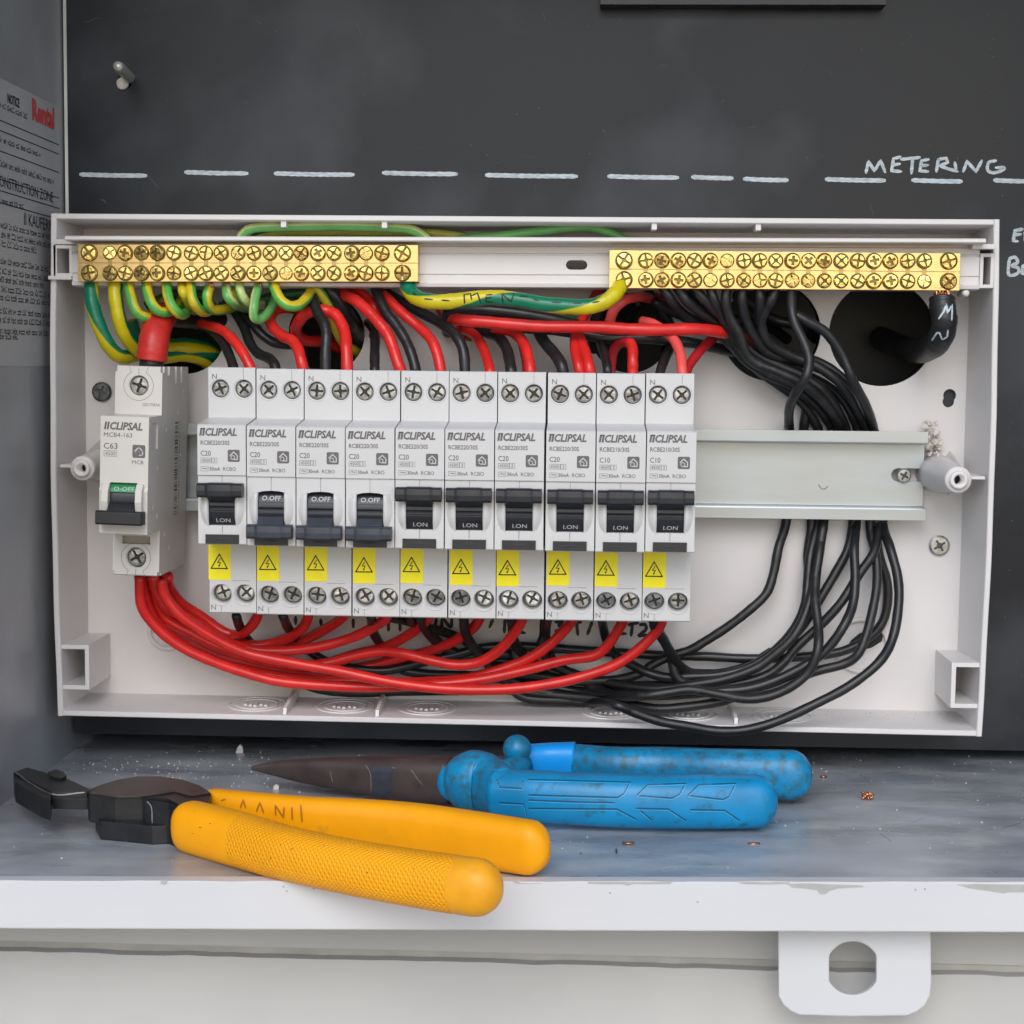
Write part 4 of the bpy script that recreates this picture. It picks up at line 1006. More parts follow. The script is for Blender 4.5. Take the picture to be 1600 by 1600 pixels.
top = [
 ('red', 'red wire curving into the first slim breaker from the tape wrapped cable', [(292,500),(326,509),(350,518),(368,536),(382,556),(393,577),(395,590)], [0,26,36,TD,TD], 2.15),
 ('blk', 'black wire dropping steeply into the first slim breaker', [(290,505),(325,512),(347,532),(358,555),(365,577),(367,590)], [-4,20,32,TD,TD], 2.0),
 ('blk', 'black wire with a kink entering the second slim breaker', [(355,470),(368,488),(382,512),(391,536),(402,551),(418,559),(428,568),(432,580),(432,592)], [2,14,24,32,TD,TD], 2.1),
 ('blk', 'black wire sagging from the earth bar towards the second round hole', [(372,482),(392,503),(410,524),(432,536),(458,539),(485,535),(510,528)], [10,18,18,8,-12], 2.0),
 ('red', 'red wire making a big open loop above the second slim breaker', [(505,488),(475,485),(450,480),(431,484),(422,497),(428,513),(442,526),(457,532),(466,545),(470,562),(474,580),(475,592)], [-4,16,24,28,36,TD,TD], 2.3),
 ('red', 'red wire looping over like an arch into the third slim breaker', [(545,550),(510,535),(485,533),(468,527),(462,514),(468,500),(482,489),(501,484),(519,489),(532,502),(539,520),(541,548),(543,578),(544,592)], [-12,4,14,24,28,30,34,TD,TD], 2.4),
 ('blk', 'black wire falling straight in front of the red arch into the third slim breaker', [(488,452),(491,470),(496,488),(506,505),(510,525),(509,550),(509,578),(509,592)], [20,30,36,40,TD,TD], 2.2),
 ('blk', 'thick black wire slanting into the second round hole', [(513,448),(524,464),(538,482),(549,502),(559,522),(570,542),(573,560)], [22,22,18,6,-8,-20], 2.7),
 ('blk', 'short black wire standing upright over the fourth slim breaker', [(570,500),(582,512),(586,530),(586,555),(586,578),(586,592)], [-8,16,32,TD,TD], 2.0),
 ('red', 'long red wire sweeping down into the fourth slim breaker', [(525,455),(540,462),(556,470),(574,486),(592,504),(606,522),(615,545),(621,566),(626,580),(627,592)], [14,28,34,38,TD,TD], 2.35),
 ('red', 'red wire hooking back into the hole behind the fourth slim breaker', [(540,448),(562,456),(578,470),(589,490),(597,508),(592,521),(578,524),(562,516)], [10,18,22,14,0,-12], 2.0),
 ('blk', 'black wire running steeply into the fifth slim breaker', [(586,448),(592,466),(603,487),(618,506),(632,529),(642,552),(649,576),(650,592)], [22,30,34,38,TD,TD], 2.15),
 ('red', 'red wire slanting into the fifth slim breaker', [(592,456),(606,467),(632,492),(656,512),(674,532),(684,554),(688,577),(688,592)], [18,28,32,38,TD,TD], 2.2),
 ('blk', 'black wire bowing out to the sixth slim breaker', [(592,450),(622,468),(656,488),(690,506),(711,523),(723,545),(726,576),(726,592)], [14,22,30,38,TD,TD], 2.2),
 ('dred', 'short dark red wire poking out below the earth link', [(682,470),(690,484),(698,500),(718,520),(740,528)], [4,8,8,6,-3], 2.1),
 ('red', 'short red wire entering the sixth slim breaker', [(716,512),(741,522),(755,544),(762,566),(765,580),(765,592)], [8,22,34,TD,TD], 2.1),
 ('blk', 'black wire curving into the seventh slim breaker', [(718,506),(752,517),(777,526),(791,545),(797,566),(799,580),(799,592)], [10,20,32,TD,TD], 2.3),
 ('red', 'red wire leaving the long red wire for the seventh slim breaker', [(770,512),(800,519),(816,534),(825,554),(829,578),(829,592)], [24,28,36,TD,TD], 2.2),
 ('dred', 'dark red wire hidden behind the one entering the seventh slim breaker', [(790,512),(812,530),(820,552),(823,578),(823,592)], [14,22,32,36], 1.9),
 ('blk', 'black wire wriggling into the eighth slim breaker', [(832,505),(842,520),(854,538),(868,556),(878,572),(881,592)], [10,24,34,TD,TD], 2.4),
 ('red', 'left one of two red wires squeezed into the eighth slim breaker', [(938,450),(922,478),(908,502),(899,524),(899,548),(904,572),(907,592)], [6,14,22,32,TD,TD], 2.1),
 ('red', 'right one of two red wires squeezed into the eighth slim breaker', [(902,512),(906,528),(914,548),(920,572),(922,592)], [18,28,36,TD,TD], 2.3),
 ('blk', 'black wire dropping into the ninth slim breaker', [(930,505),(936,528),(943,552),(949,574),(951,592)], [4,18,32,TD,TD], 1.9),
 ('dred', 'dark red leg of the small loop over the ninth slim breaker', [(954,590),(955,566),(960,547),(970,536),(980,534),(987,542)], [24,24,28,34,38], 2.0),
 ('red', 'bright red wire standing upright in the ninth slim breaker', [(984,535),(989,546),(989,562),(988,579),(988,592)], [36,TD,TD], 2.15),
 ('blk', 'black wire leaning into the last slim breaker', [(1054,522),(1048,540),(1041,556),(1034,572),(1030,592)], [0,20,36,TD], 2.0),
 ('pink', 'pinkish red wire bending down into the last slim breaker', [(1003,502),(1020,506),(1042,520),(1056,536),(1064,556),(1066,578),(1066,592)], [22,28,32,36,TD,TD], 2.1),
 ('dred', 'dark red wire slanting up right from the last slim breaker', [(1070,585),(1078,570),(1094,549),(1112,530),(1128,520)], [34,28,18,6], 2.0),
 ('pink', 'pinkish red wire arching above the long red wire', [(952,512),(954,498),(960,485),(973,471),(991,464),(1010,465),(1030,472)], [22,26,26,16,0], 2.1),
 ('dred', 'dark red wire deep behind the black bundle near the third round hole', [(1015,462),(1036,470),(1052,482),(1062,500)], [6,6,0,-12], 2.1),
 ('red', 'long red wire crossing level above the right hand breakers', [(726,522),(711,514),(707,505),(713,499),(740,502),(800,507),(860,510),(920,511),(980,514),(1040,515),(1090,515),(1130,519),(1160,528),(1190,540)], [2,14,30,36,37,37,36,34,30,16,-10], 2.45),
 ('blk', 'black wire running along above the long red wire', [(700,520),(697,500),(704,487),(722,483),(765,485),(812,491),(862,499),(905,508),(950,520)], [4,14,20,24,24,22,16], 2.5),
 ('blk', 'black wire running level just under the long red wire', [(800,512),(850,514),(905,522),(952,529),(1005,528),(1057,533),(1101,540),(1145,549),(1180,552)], [14,20,24,22,18,10,-8], 2.2),
 ('blk', 'black wire dipping behind the ninth slim breaker', [(950,450),(938,480),(926,510),(926,540),(935,572)], [4,6,2,-6], 2.1),
 ('blk', 'black wire passing behind the pinkish arch into the third hole', [(1010,455),(1030,480),(1045,505),(1050,530),(1040,545)], [8,4,-4,-15], 2.3),
 ('blk', 'black wire disappearing down the third round hole', [(1000,470),(985,490),(978,515),(990,535)], [2,-5,-14,-25], 2.2),
]
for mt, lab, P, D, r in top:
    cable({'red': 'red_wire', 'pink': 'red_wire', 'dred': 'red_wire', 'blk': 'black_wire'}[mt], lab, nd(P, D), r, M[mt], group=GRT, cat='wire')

# thick incoming cable with red tape
o = cable('main_cable', 'thick black main cable running from the red tape back to the left round hole', nd([(252,500),(266,497),(288,500),(318,500),(352,498),(370,488)], [22,20,14,6,-4,-14]), 3.6, M['blk'], cat='cable', seg=18)
tape = thing('tape_wrapped_cable', 'fat cable end wrapped in red tape above the main breaker', 'cable', at(239, 565, 36))
P = [at(237, 562, 38), at(239, 545, 38), at(242, 525, 36), at(248, 505, 30), at(256, 492, 20), at(268, 486, 10)]
Q = catmull(P, 5); o0 = at(239, 565, 36); mb = MB(); mb.tube([q-o0 for q in Q], 5.6, 22, radii=[5.9-.5*(i/len(Q))+.12*sin(i*2.4) for i in range(len(Q))]); obj('red_tape', mb.mesh('red_tape', M['redtape']), tape)
mb = MB(); mb.tube([at(237, 575, 38)-o0, at(237, 568, 38)-o0, at(238, 556, 38)-o0], 4.7, 18); obj('cable_core', mb.mesh('cable_core', M['blkdust']), tape)

# green and yellow
g = [
 ('gyc', 'thick green earth wire farthest left, bowing down behind the red tape', [(143,440),(143,458),(146,480),(153,505),(165,533),(178,550),(192,558),(208,556),(235,550),(270,545),(300,545),(328,552),(345,562)], [32,34,34,32,26,14,6,0,-12], 2.95, .12, .014),
 ('gyt', 'thick yellow earth wire second from the left, printed with black marks', [(181,440),(180,460),(182,480),(187,502),(196,524),(209,541),(225,552),(255,558),(290,555),(318,562),(335,580)], [32,34,34,30,22,8,0,-12], 2.9, .82, .0003),
 ('gyb', 'thick dull earth wire running back into the left round hole', [(206,500),(212,520),(222,536),(250,540),(285,537),(320,543),(345,556)], [10,8,4,0,-12], 2.6, .2, .004),
 ('gy', 'striped earth wire looping third from the left', [(201,440),(203,458),(208,476),(216,490),(228,496),(240,494),(250,484),(258,470)], [32,38,38,30,18], 2.1, .03, .003),
 ('gy', 'striped earth wire looping fourth from the left', [(229,440),(231,456),(236,472),(245,484),(257,488),(269,486),(280,476),(288,460)], [32,38,38,30,16], 2.1, .0, .006),
 ('gy', 'striped earth wire looping fifth from the left over the red tape', [(259,440),(262,458),(267,474),(275,487),(284,492),(292,486),(295,474)], [32,38,38,30,16], 2.05, .48, .001),
 ('gy', 'short earth wire with bare copper at its top', [(284,446),(286,456),(290,466),(296,478),(304,486)], [32,36,34,26,14], 1.9, .85, .0),
 ('gy', 'yellow sided earth wire looping just right of the short one', [(297,440),(299,458),(303,473),(311,484),(323,487),(334,480)], [32,38,38,28,14], 2.1, .62, .001),
 ('gy', 'earth wire with bare copper bending right above the black cable', [(328,448),(324,462),(325,476),(333,484),(350,483),(368,480)], [32,34,32,26,14], 2.05, .02, .004),
 ('gyl', 'pair of earth wire strands spreading from a copper tipped clamp', [(353,448),(356,462),(364,472),(378,480),(395,483)], [32,36,34,24,12], 2.0, .1, .0),
 ('gy', 'yellow striped earth wire slanting under the bar beside the copper clamp', [(354,448),(366,462),(380,474),(396,480)], [30,30,22,10], 1.8, .8, .0),
 ('gyl', 'pale green earth wire slanting down right before the long narrow loop', [(372,440),(376,456),(383,469),(395,476),(410,476)], [32,36,32,20], 1.9, .95, .0),
 ('gyl', 'pale green earth wire hanging in a long narrow loop', [(404,447),(399,462),(397,480),(397,494),(403,499),(413,494),(424,481),(430,466),(432,452)], [32,38,38,34,24,16], 1.9, .5, .001),
 ('gy', 'yellow and green earth wire in a wide open loop', [(427,440),(430,454),(438,468),(451,477),(466,477),(478,467),(486,454),(490,444)], [32,38,40,36,26,20], 2.15, .0, .0005),
 ('gy', 'earth wire trailing down between the red loops into the second hole', [(492,446),(502,460),(513,476),(520,496),(526,518),(538,538),(556,548),(563,557),(556,568),(540,572)], [24,24,20,12,0,-8,-14,-18], 2.0, .6, .004),
 ('gyd', 'dull green wire lying level behind the earth loops', [(375,472),(400,470),(440,462),(480,456),(510,455)], [14,12,12,12], 2.1, .3, .0),
 ('gyd', 'dull green wire lying lower behind the pale loop', [(340,478),(372,486),(410,478),(450,470),(490,466)], [8,6,6,4], 2.1, .5, .0),
 ('gyd', 'dull striped wire hidden behind the left loops', [(228,478),(245,470),(262,462),(290,458),(330,462)], [12,12,10,8], 2.0, .2, .01),
 ('gyl', 'pale earth wire lying in the gap above the left terminal bar', [(373,378),(380,366),(392,358),(420,354),(480,353),(540,353),(600,354),(634,357),(655,365),(672,378)], [22,24,24,24,22,20], 2.0, .05, .0),
 ('gyd', 'dull earth wire tucked behind the pale one above the left terminal bar', [(395,378),(405,368),(440,362),(520,361),(590,362),(640,362),(680,364),(720,370),(760,380)], [16,16,16,16,14], 2.0, .5, .002),
 ('gyl', 'green wire arching in the gap above the right terminal bar', [(700,378),(740,371),(790,368),(840,361),(885,356),(925,356),(955,364),(985,380)], [16,18,18,16,14], 1.9, .25, .0),
 ('gyl', 'green wire behind the level black wire under the link cable', [(760,486),(800,481),(835,486),(870,494),(900,500)], [12,14,12,4], 2.0, .2, .0),
 ('gyd', 'green wire end curled inside the fourth round hole', [(1140,540),(1150,553),(1160,562),(1175,566)], [0,-5,-8,-12], 2.2, .1, .0),
]
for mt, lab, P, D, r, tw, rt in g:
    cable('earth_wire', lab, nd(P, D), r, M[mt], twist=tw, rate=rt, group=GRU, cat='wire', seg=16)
link_ = cable('earth_link_cable', 'thick green and yellow link cable marked MEN between the two brass bars', nd([(637,440),(638,450),(647,462),(664,470),(694,472),(728,468),(766,465),(806,469),(844,475),(884,478),(918,479),(942,473),(958,462),(968,450),(970,440)], [32,36,41,42,42,42,42,42,40,34]), 3.1, M['gym'], twist=.33, rate=.0155, cat='cable', seg=24)
b_l = bvh_of([link_]); mb = MB()
for s_ in ([(726,474),(725,459)],[(726,460),(735,459),(737,468)],[(737,462),(746,458),(751,473)],[(769,460),(760,461),(759,471),(770,472)],[(760,466),(768,465)],[(786,473),(784,459),(798,471)],[(799,471),(803,458)],
           [(663,467),(676,468)],[(690,469),(702,470)],[(645,457),(650,461)],[(812,463),(825,463)],[(833,467),(842,470)],[(862,472),(876,473)],[(896,474),(908,474)],[(926,473),(936,471)]):
    stroke(mb, b_l, s_, .62, .05, smooth=False)
o = mb.mesh('marker_writing', M['marker']); o_ = obj('marker_writing', o, link_); o_.location = -link_.location

# black neutrals : bar -> bundle -> behind the rail -> round to the breakers
KB = [
 ('black wire farthest left of the bundle, looping below the others to the ninth slim breaker',
  [(1034,446),(1046,466),(1062,484),(1090,505),(1120,520),(1148,545),(1170,566),(1200,590),(1232,612),(1258,636),(1273,660),(1281,680),(1283,745),(1277,814),(1266,867),(1262,912),(1257,948),(1237,987),(1206,1020),(1170,1043),(1125,1054),(1080,1057),(1044,1059),(1014,1051),(990,1040),(965,1028),(950,1005),(942,975),(941,960)]),
 ('black wire of the bundle with the gentle curve ending under the fifth slim breaker',
  [(1058,448),(1072,468),(1094,488),(1118,504),(1140,530),(1165,562),(1196,584),(1236,602),(1270,628),(1290,652),(1302,680),(1300,745),(1286,814),(1280,867),(1271,917),(1256,964),(1237,998),(1206,1026),(1176,1046),(1130,1062),(1080,1070),(1030,1076),(970,1070),(910,1058),(850,1046),(780,1032),(715,1026),(690,1010),(665,985),(655,962)]),
 ('black wire of the bundle swinging diagonally to the seventh slim breaker',
  [(1084,448),(1098,466),(1118,486),(1134,500),(1150,524),(1178,552),(1216,572),(1254,588),(1288,612),(1310,642),(1324,680),(1338,745),(1333,814),(1326,856),(1305,897),(1278,941),(1254,977),(1224,1008),(1192,1034),(1159,1056),(1120,1066),(1070,1068),(1000,1072),(940,1068),(890,1056),(850,1044),(822,1028),(804,1005),(798,962)]),
 ('black wire of the bundle bowing deep to the fourth slim breaker',
  [(1110,450),(1116,470),(1128,496),(1144,522),(1162,548),(1194,566),(1240,580),(1280,596),(1312,620),(1332,650),(1342,680),(1342,745),(1338,814),(1334,856),(1336,901),(1333,944),(1318,980),(1293,1014),(1262,1037),(1215,1061),(1170,1076),(1120,1081),(1060,1085),(980,1086),(900,1080),(820,1066),(740,1056),(660,1052),(620,1042),(597,1012),(583,988),(580,962)]),
 ('black wire of the bundle passing in front and dipping to the eighth slim breaker',
  [(1136,450),(1134,470),(1140,496),(1156,525),(1164,548),(1180,566),(1222,584),(1262,606),(1292,634),(1312,665),(1318,680),(1300,745),(1280,860),(1274,905),(1274,940),(1279,980),(1278,1014),(1264,1048),(1237,1072),(1206,1087),(1170,1092),(1125,1085),(1080,1078),(1045,1082),(1006,1087),(965,1086),(931,1075),(900,1058),(870,1040),(856,1015),(853,990),(856,962)]),
 ('black wire of the bundle running down right in front of the fourth round hole',
  [(1160,450),(1160,472),(1166,500),(1180,530),(1204,554),(1246,564),(1290,580),(1322,606),(1344,642),(1352,680),(1366,745),(1372,814),(1366,861),(1344,896),(1316,939),(1282,976),(1246,1010),(1226,1034),(1200,1054),(1160,1067),(1100,1072),(1060,1060),(1048,1024),(1034,994),(1022,974),(1020,962)]),
 ('black wire of the bundle passing level below the row of breakers',
  [(1186,450),(1188,472),(1186,500),(1196,528),(1228,552),(1270,562),(1308,584),(1336,616),(1352,650),(1358,680),(1372,745),(1370,822),(1374,867),(1387,912),(1384,957),(1368,987),(1334,1011),(1296,1022),(1237,1027),(1170,1029),(1100,1026),(1044,1025),(987,1021),(912,1016),(856,1012),(800,1010),(750,1013),(715,1022),(660,1034),(600,1048),(540,1042),(505,1031),(470,1005),(450,981),(442,962)]),
 ('black wire of the bundle second from the right below the rail',
  [(1212,450),(1206,468),(1196,484),(1190,505),(1200,535),(1235,556),(1280,574),(1320,606),(1342,646),(1356,680),(1362,745),(1359,822),(1368,867),(1370,912),(1363,957),(1352,998),(1339,1024),(1316,1038),(1271,1050),(1237,1065),(1204,1077),(1159,1086),(1125,1096),(1080,1104),(1030,1108),(990,1102),(940,1092),(860,1085),(780,1078),(700,1080),(630,1080),(566,1082),(512,1079),(472,1068),(430,1045),(392,1005),(376,982),(369,962)]),
 ('black wire crossing in front of the bundle in a long S',
  [(1236,450),(1237,480),(1242,505),(1256,535),(1264,562),(1258,590),(1244,612),(1234,636),(1233,660),(1236,680),(1236,745),(1228,816),(1216,856),(1208,897),(1197,928),(1170,954),(1136,980),(1102,1002),(1078,1016),(1049,1025),(1020,1038),(1000,1052),(960,1062),(900,1064),(840,1056),(790,1050),(760,1036),(740,1012),(728,990),(724,962)]),
 ('outermost black wire of the bundle, hanging below the edge of the enclosure',
  [(1243,492),(1262,502),(1290,520),(1316,556),(1334,596),(1354,636),(1368,680),(1380,745),(1380,818),(1391,856),(1402,901),(1404,946),(1395,998),(1372,1036),(1327,1072),(1271,1101),(1215,1127),(1170,1140),(1125,1142),(1080,1136),(1044,1130),(1016,1122),(987,1112),(959,1101),(922,1097),(875,1095),(837,1093),(812,1086),(790,1066),(765,1040),(738,1008),(700,990),(650,975),(640,962)]),
]
rk = random.Random(2)
for i, (lab, P) in enumerate(KB):
    n = len(P); out = []
    ir = min(range(n), key=lambda k: abs(P[k][1]-745) if P[k][0] > 1200 else 1e9)
    lift = [8,14,20,12,26,18,10,22,40,30][i]; low = [14,20,10,26,30,17,6,24,12,34][i]
    for k, (x, y) in enumerate(P):
        if k == 0: d = 33
        elif k <= 1: d = 33
        elif k < ir:
            f = (k-1)/(ir-1); d = 33+(lift-33)*min(1, f*2.2); 
            e = (y-600)/75.0
            if e > 0: d = d+(2.4-d)*min(1, e)**1.2
            d = max(d, 2.4)
        elif y < 830 and x > 1150: d = 2.3
        else:
            f = (k-ir)/(n-1-ir)
            d = 3+(low-3)*min(1, f*4)
            if x < 1010: d += (4+.6*i-d)*min(1, (1010-x)/90)
            if i == 9 and 950 < x < 1300: d = 37
            if k == n-2: d = max(d, 20)
            if k == n-1: d = 38
        out.append((x, y, d))
    cable('black_wire', lab, out, 2.0, M['blkdust'] if i % 3 else M['blk'], group=GRN, cat='wire', n=6, flat=True)
for lab, P, D in (('short black wire bent across the bottom of the tenth slim breaker', [(1021,962),(1024,980),(1034,996),(1049,1022),(1066,1044),(1090,1053),(1130,1052),(1170,1040),(1206,1018)], [40,30,14,8,6]),
    ('black wire crossing down from the upper right hole', [(1215,560),(1240,580),(1256,600),(1262,625),(1258,650),(1256,680),(1258,745),(1268,814),(1262,870),(1266,912),(1272,945)], [6,6,5,4,2.3,2.3,2.3,5,8]),
    ('thick tangle strand below the fifth slim breaker', [(600,962),(640,972),(668,984),(684,1002),(706,1018),(740,1026),(800,1022)], [30,18,10,6,6]),
    ('black wire leaning behind the sixth slim breaker', [(724,962),(728,990),(741,1014),(754,1028),(772,1046),(798,1062),(840,1080),(900,1088),(960,1092)], [30,16,10,8,8]),
    ('black wire dropping behind the eighth slim breaker', [(852,962),(850,990),(846,1014),(870,1040),(920,1062),(980,1078),(1040,1080)], [30,14,8,6,6])):
    cable('black_wire', lab, nd(P, D), 2.1, M['blkdust'], group=GRN, cat='wire', flat=True)

# stray cables deep in the fourth hole
for lab, P, D in (('black wire diving from the right bar into the fourth round hole', [(1060,450),(1100,480),(1150,500),(1200,510),(1230,530)], [20,12,2,-14,-30]),
    ('black wire crossing inside the fourth round hole', [(1150,460),(1180,480),(1210,500),(1250,510),(1275,530)], [6,0,-6,-8,-20]),
    ('black wire curling through the fourth round hole from the left', [(1020,470),(1070,495),(1110,510),(1150,540),(1190,560),(1230,560)], [14,10,4,-2,-16])):
    cable('black_wire', lab, nd(P, D), 2.3, M['blk'], group=GRN, cat='wire')

# red fan from the main breaker
RB = [
 ('short red wire to the first slim breaker, uppermost of the fan', [(262,900),(266,918),(284,942),(318,966),(348,987),(372,991),(390,982),(401,965),(403,952)], [36,24,16,16,30,40]),
 ('red wire of the fan going to the second slim breaker', [(254,900),(257,916),(274,948),(312,976),(352,998),(397,1008),(440,1000),(470,983),(481,965),(482,952)], [38,26,18,14,16,28,40]),
 ('red wire of the fan going to the third slim breaker', [(247,900),(250,918),(268,955),(312,985),(355,1005),(397,1014),(436,1013),(474,1001),(508,983),(535,965),(538,952)], [36,22,12,8,8,20,40]),
 ('red wire of the fan going to the fourth slim breaker', [(240,900),(244,920),(262,950),(300,972),(340,996),(385,1013),(436,1018),(492,1012),(546,997),(586,978),(604,965),(606,952)], [44,34,26,22,22,24,34,40]),
 ('red wire of the fan going to the fifth slim breaker', [(233,900),(236,922),(252,960),(290,990),(340,1018),(400,1034),(460,1042),(510,1036),(555,1022),(600,1011),(632,996),(656,979),(669,965),(671,952)], [38,22,14,12,10,12,24,40]),
 ('red wire of the fan going to the sixth slim breaker', [(228,900),(231,926),(248,966),(288,1000),(340,1030),(400,1042),(470,1052),(530,1048),(585,1038),(632,1026),(672,1017),(708,1003),(736,983),(748,967),(750,952)], [34,20,12,8,6,8,22,40]),
 ('red wire of the fan going to the seventh slim breaker with a wavy dip', [(244,902),(240,930),(256,964),(300,990),(345,1012),(400,1030),(460,1040),(515,1036),(557,1025),(597,1018),(632,1021),(670,1031),(708,1039),(745,1036),(777,1018),(800,994),(815,970),(817,952)], [36,26,22,18,20,26,26,32,40]),
 ('red wire of the fan going to the eighth slim breaker', [(222,900),(226,930),(244,972),(285,1008),(335,1034),(400,1050),(470,1062),(560,1066),(635,1066),(710,1062),(766,1051),(822,1031),(860,1006),(886,980),(896,966),(898,952)], [40,30,22,20,20,22,26,40]),
 ('red wire of the fan going to the ninth slim breaker with a sharp bend', [(218,900),(222,946),(247,982),(285,1012),(332,1034),(380,1050),(435,1064),(510,1071),(590,1074),(672,1070),(747,1062),(822,1046),(879,1032),(928,1025),(950,1008),(968,980),(974,966),(976,952)], [42,34,28,26,24,24,28,40]),
 ('outermost red wire of the fan, sweeping lowest to the tenth slim breaker', [(252,905),(258,930),(280,960),(307,980),(341,1000),(379,1018),(416,1028),(472,1038),(529,1048),(585,1061),(641,1071),(710,1077),(785,1077),(841,1072),(897,1061),(954,1042),(991,1020),(1020,994),(1033,974),(1038,952)], [42,38,32,32,34,34,32,34,40]),
]
for lab, P, D in RB:
    cable('red_wire', lab, nd(P, D), 2.2, M['red'], group=GRR, cat='wire', n=6)

# big neutral at the right
mn = cable('neutral_main_cable', 'fat black cable marked M N bending from the right brass bar into the big hole', nd([(1472,466),(1473,480),(1475,498),(1473,516),(1466,533),(1452,544),(1430,548),(1402,540),(1375,528)], [36,37,38,36,30,18,0,-22,-45]), 5.1, M['blkdust'], cat='cable', seg=24)
b_m = bvh_of([mn]); mb = MB()
for s_ in ([(1467,498),(1475,486),(1479,475),(1480,488)],[(1480,489),(1488,476),(1487,500)],[(1456,532),(1464,520),(1468,520),(1472,530)],[(1474,530),(1480,526),(1481,516)]):
    stroke(mb, b_m, s_, .75, .06, smooth=False)
o_ = obj('marker_writing', mb.mesh('marker_writing', M['chalk']), mn); o_.location = -mn.location
mb = MB(); o0 = mn.location/S
for k in range(9):
    x = 1461+k*2.6; a = at(x, 449+rk.uniform(-2, 0), 36+rk.uniform(-1, 2)); b = at(x+rk.uniform(-2, 2), 468, 37+rk.uniform(-2, 2)); mb.tube([a-o0, a.lerp(b, .5)-o0+Vector((rk.uniform(-.3, .3), 0, 0)), b-o0], .45, 6)
obj('copper_strands', mb.mesh('copper_strands', M['copper']), mn)

# bare copper ends under the left bar
for px, lab in ((284, 'bare copper tip above the short earth wire'), (328, 'bare copper tip above the wire that bends right'), (353, 'bare copper tip above the spreading strands'), (403, 'bare copper tip above the long narrow loop')):
    mb = MB(); o0 = at(px, 444, 33)
    for k in range(4):
        a = at(px-4+k*2.6, 438, 33); b = at(px-3+k*2.2, 449, 33+k*.4); mb.tube([a-o0, b-o0], .4, 6)
    o = obj('copper_tip', mb.mesh('copper_tip', M['copper']), None, o0); tag(o, lab, 'copper tip', 'bare copper ends at the left bar')

# ================================================================== TOOLS ON THE SHELF
def loft(mb, secs, seg=22, ex=2.4, smooth=True, uvr=None):
    """secs: (centre Vector, half width across, half height); rings stand square to the path"""
    n = len(secs); vs = []; L = [0]
    for i in range(1, n): L.append(L[-1]+(secs[i][0]-secs[i-1][0]).length)
    for i, (c, a, b) in enumerate(secs):
        t = secs[min(i+1, n-1)][0]-secs[max(i-1, 0)][0]; t.normalize(); sd_ = t.cross(Vector((0, 0, 1))).normalized(); up = sd_.cross(t)
        for k in range(seg):
            th = 2*pi*k/seg; cx = abs(cos(th))**(2/ex)*(1 if cos(th) >= 0 else -1); cy = abs(sin(th))**(2/ex)*(1 if sin(th) >= 0 else -1)
            vs.append(c+sd_*cx*a+up*cy*b)
    fs = []; uvs = []
    for i in range(n-1):
        for k in range(seg):
            k2 = (k+1) % seg; fs.append((i*seg+k, i*seg+k2, (i+1)*seg+k2, (i+1)*seg+k)); u0, u1 = k/seg, (k+1)/seg
            uvs.append([(u0, L[i]), (u1, L[i]), (u1, L[i+1]), (u0, L[i+1])])
    fs.append(tuple(range(seg))[::-1]); uvs.append([(0, 0)]*seg); fs.append(tuple((n-1)*seg+k for k in range(seg))); uvs.append([(0, 0)]*seg)
    mb.add(vs, fs, smooth, uvs)
def handle(pts, n=8, cap0=True, cap1=True, capn=6):
    """pts: (px,py,height over shelf,halfwidth,halfheight) -> smooth list of sections with rounded ends"""
    C = [at_shelf(p[0], p[1], p[2]) for p in pts]; Q = catmull(C, n); W = catmull([Vector((p[3], p[4], 0)) for p in pts], n)
    secs = [(Q[i], W[i].x, W[i].y) for i in range(len(Q))]
    def capit(S_, rev):
        c, a, b = S_[-1]; t = (S_[-1][0]-S_[-2][0]).normalized(); r = max(a, b)*.85; out = []
        for k in range(1, capn+1):
            th = k/capn*pi/2*.97; out.append((c+t*r*sin(th), a*cos(th), b*cos(th)))
        return S_+out
    if cap1: secs = capit(secs, 0)
    if cap0: secs = capit(secs[::-1], 1)[::-1]
    return secs
yp = thing('yellow_handled_pliers', 'crimping pliers with yellow orange grips lying across the shelf edge', 'pliers', at_shelf(250, 1300, 0))
oy = at_shelf(250, 1300, 0)
def yb(mb, name, mt, parent=None, origin=None, rec=True):
    par = parent or yp; o = mb.build(name, mt, par, origin=oy, recalc=rec); o.location = (0, 0, 0); return o
mb = MB(); mbs = MB(); nh = handle([(300,1292,8.2,6.8,8.6),(360,1308,8.4,6.8,8.8),(440,1331,8.4,6.8,8.4),(520,1349,8.3,6.8,8.2),(600,1364,8.3,6.9,8.3),(680,1377,8.4,7.2,8.4),(714,1382,8.4,7.3,8.4)], cap1=False, capn=7)
ks = next(i for i, q in enumerate(nh) if q[0].x > at_shelf(372, 1310, 8).x)
loft(mb, nh, ex=2.6); mb.mi = [1 if i//22 < ks else 0 for i in range(len(mb.f))]; near = yb(mb, 'grip', [M['knurl'], M['hyel']])
mb = MB(); e1 = nh[-1]
tdir = (nh[-1][0]-nh[-2][0]).normalized()
secs = [(nh[-1][0]-tdir*.6, e1[1]*.99, e1[2]*.99), (nh[-1][0]-tdir*.2, e1[1]*1.01, e1[2]*1.01), (nh[-1][0]+tdir*6, e1[1]*1.0, e1[2]*1.02)]
c, a, b = secs[-1]
for k in range(1, 9):
    th = k/8*pi/2*.98; secs.append((c+tdir*8.6*sin(th), a*cos(th), b*cos(th)))
loft(mb, secs, ex=2.3); yb(mb, 'grip_end', M['htip'], near)
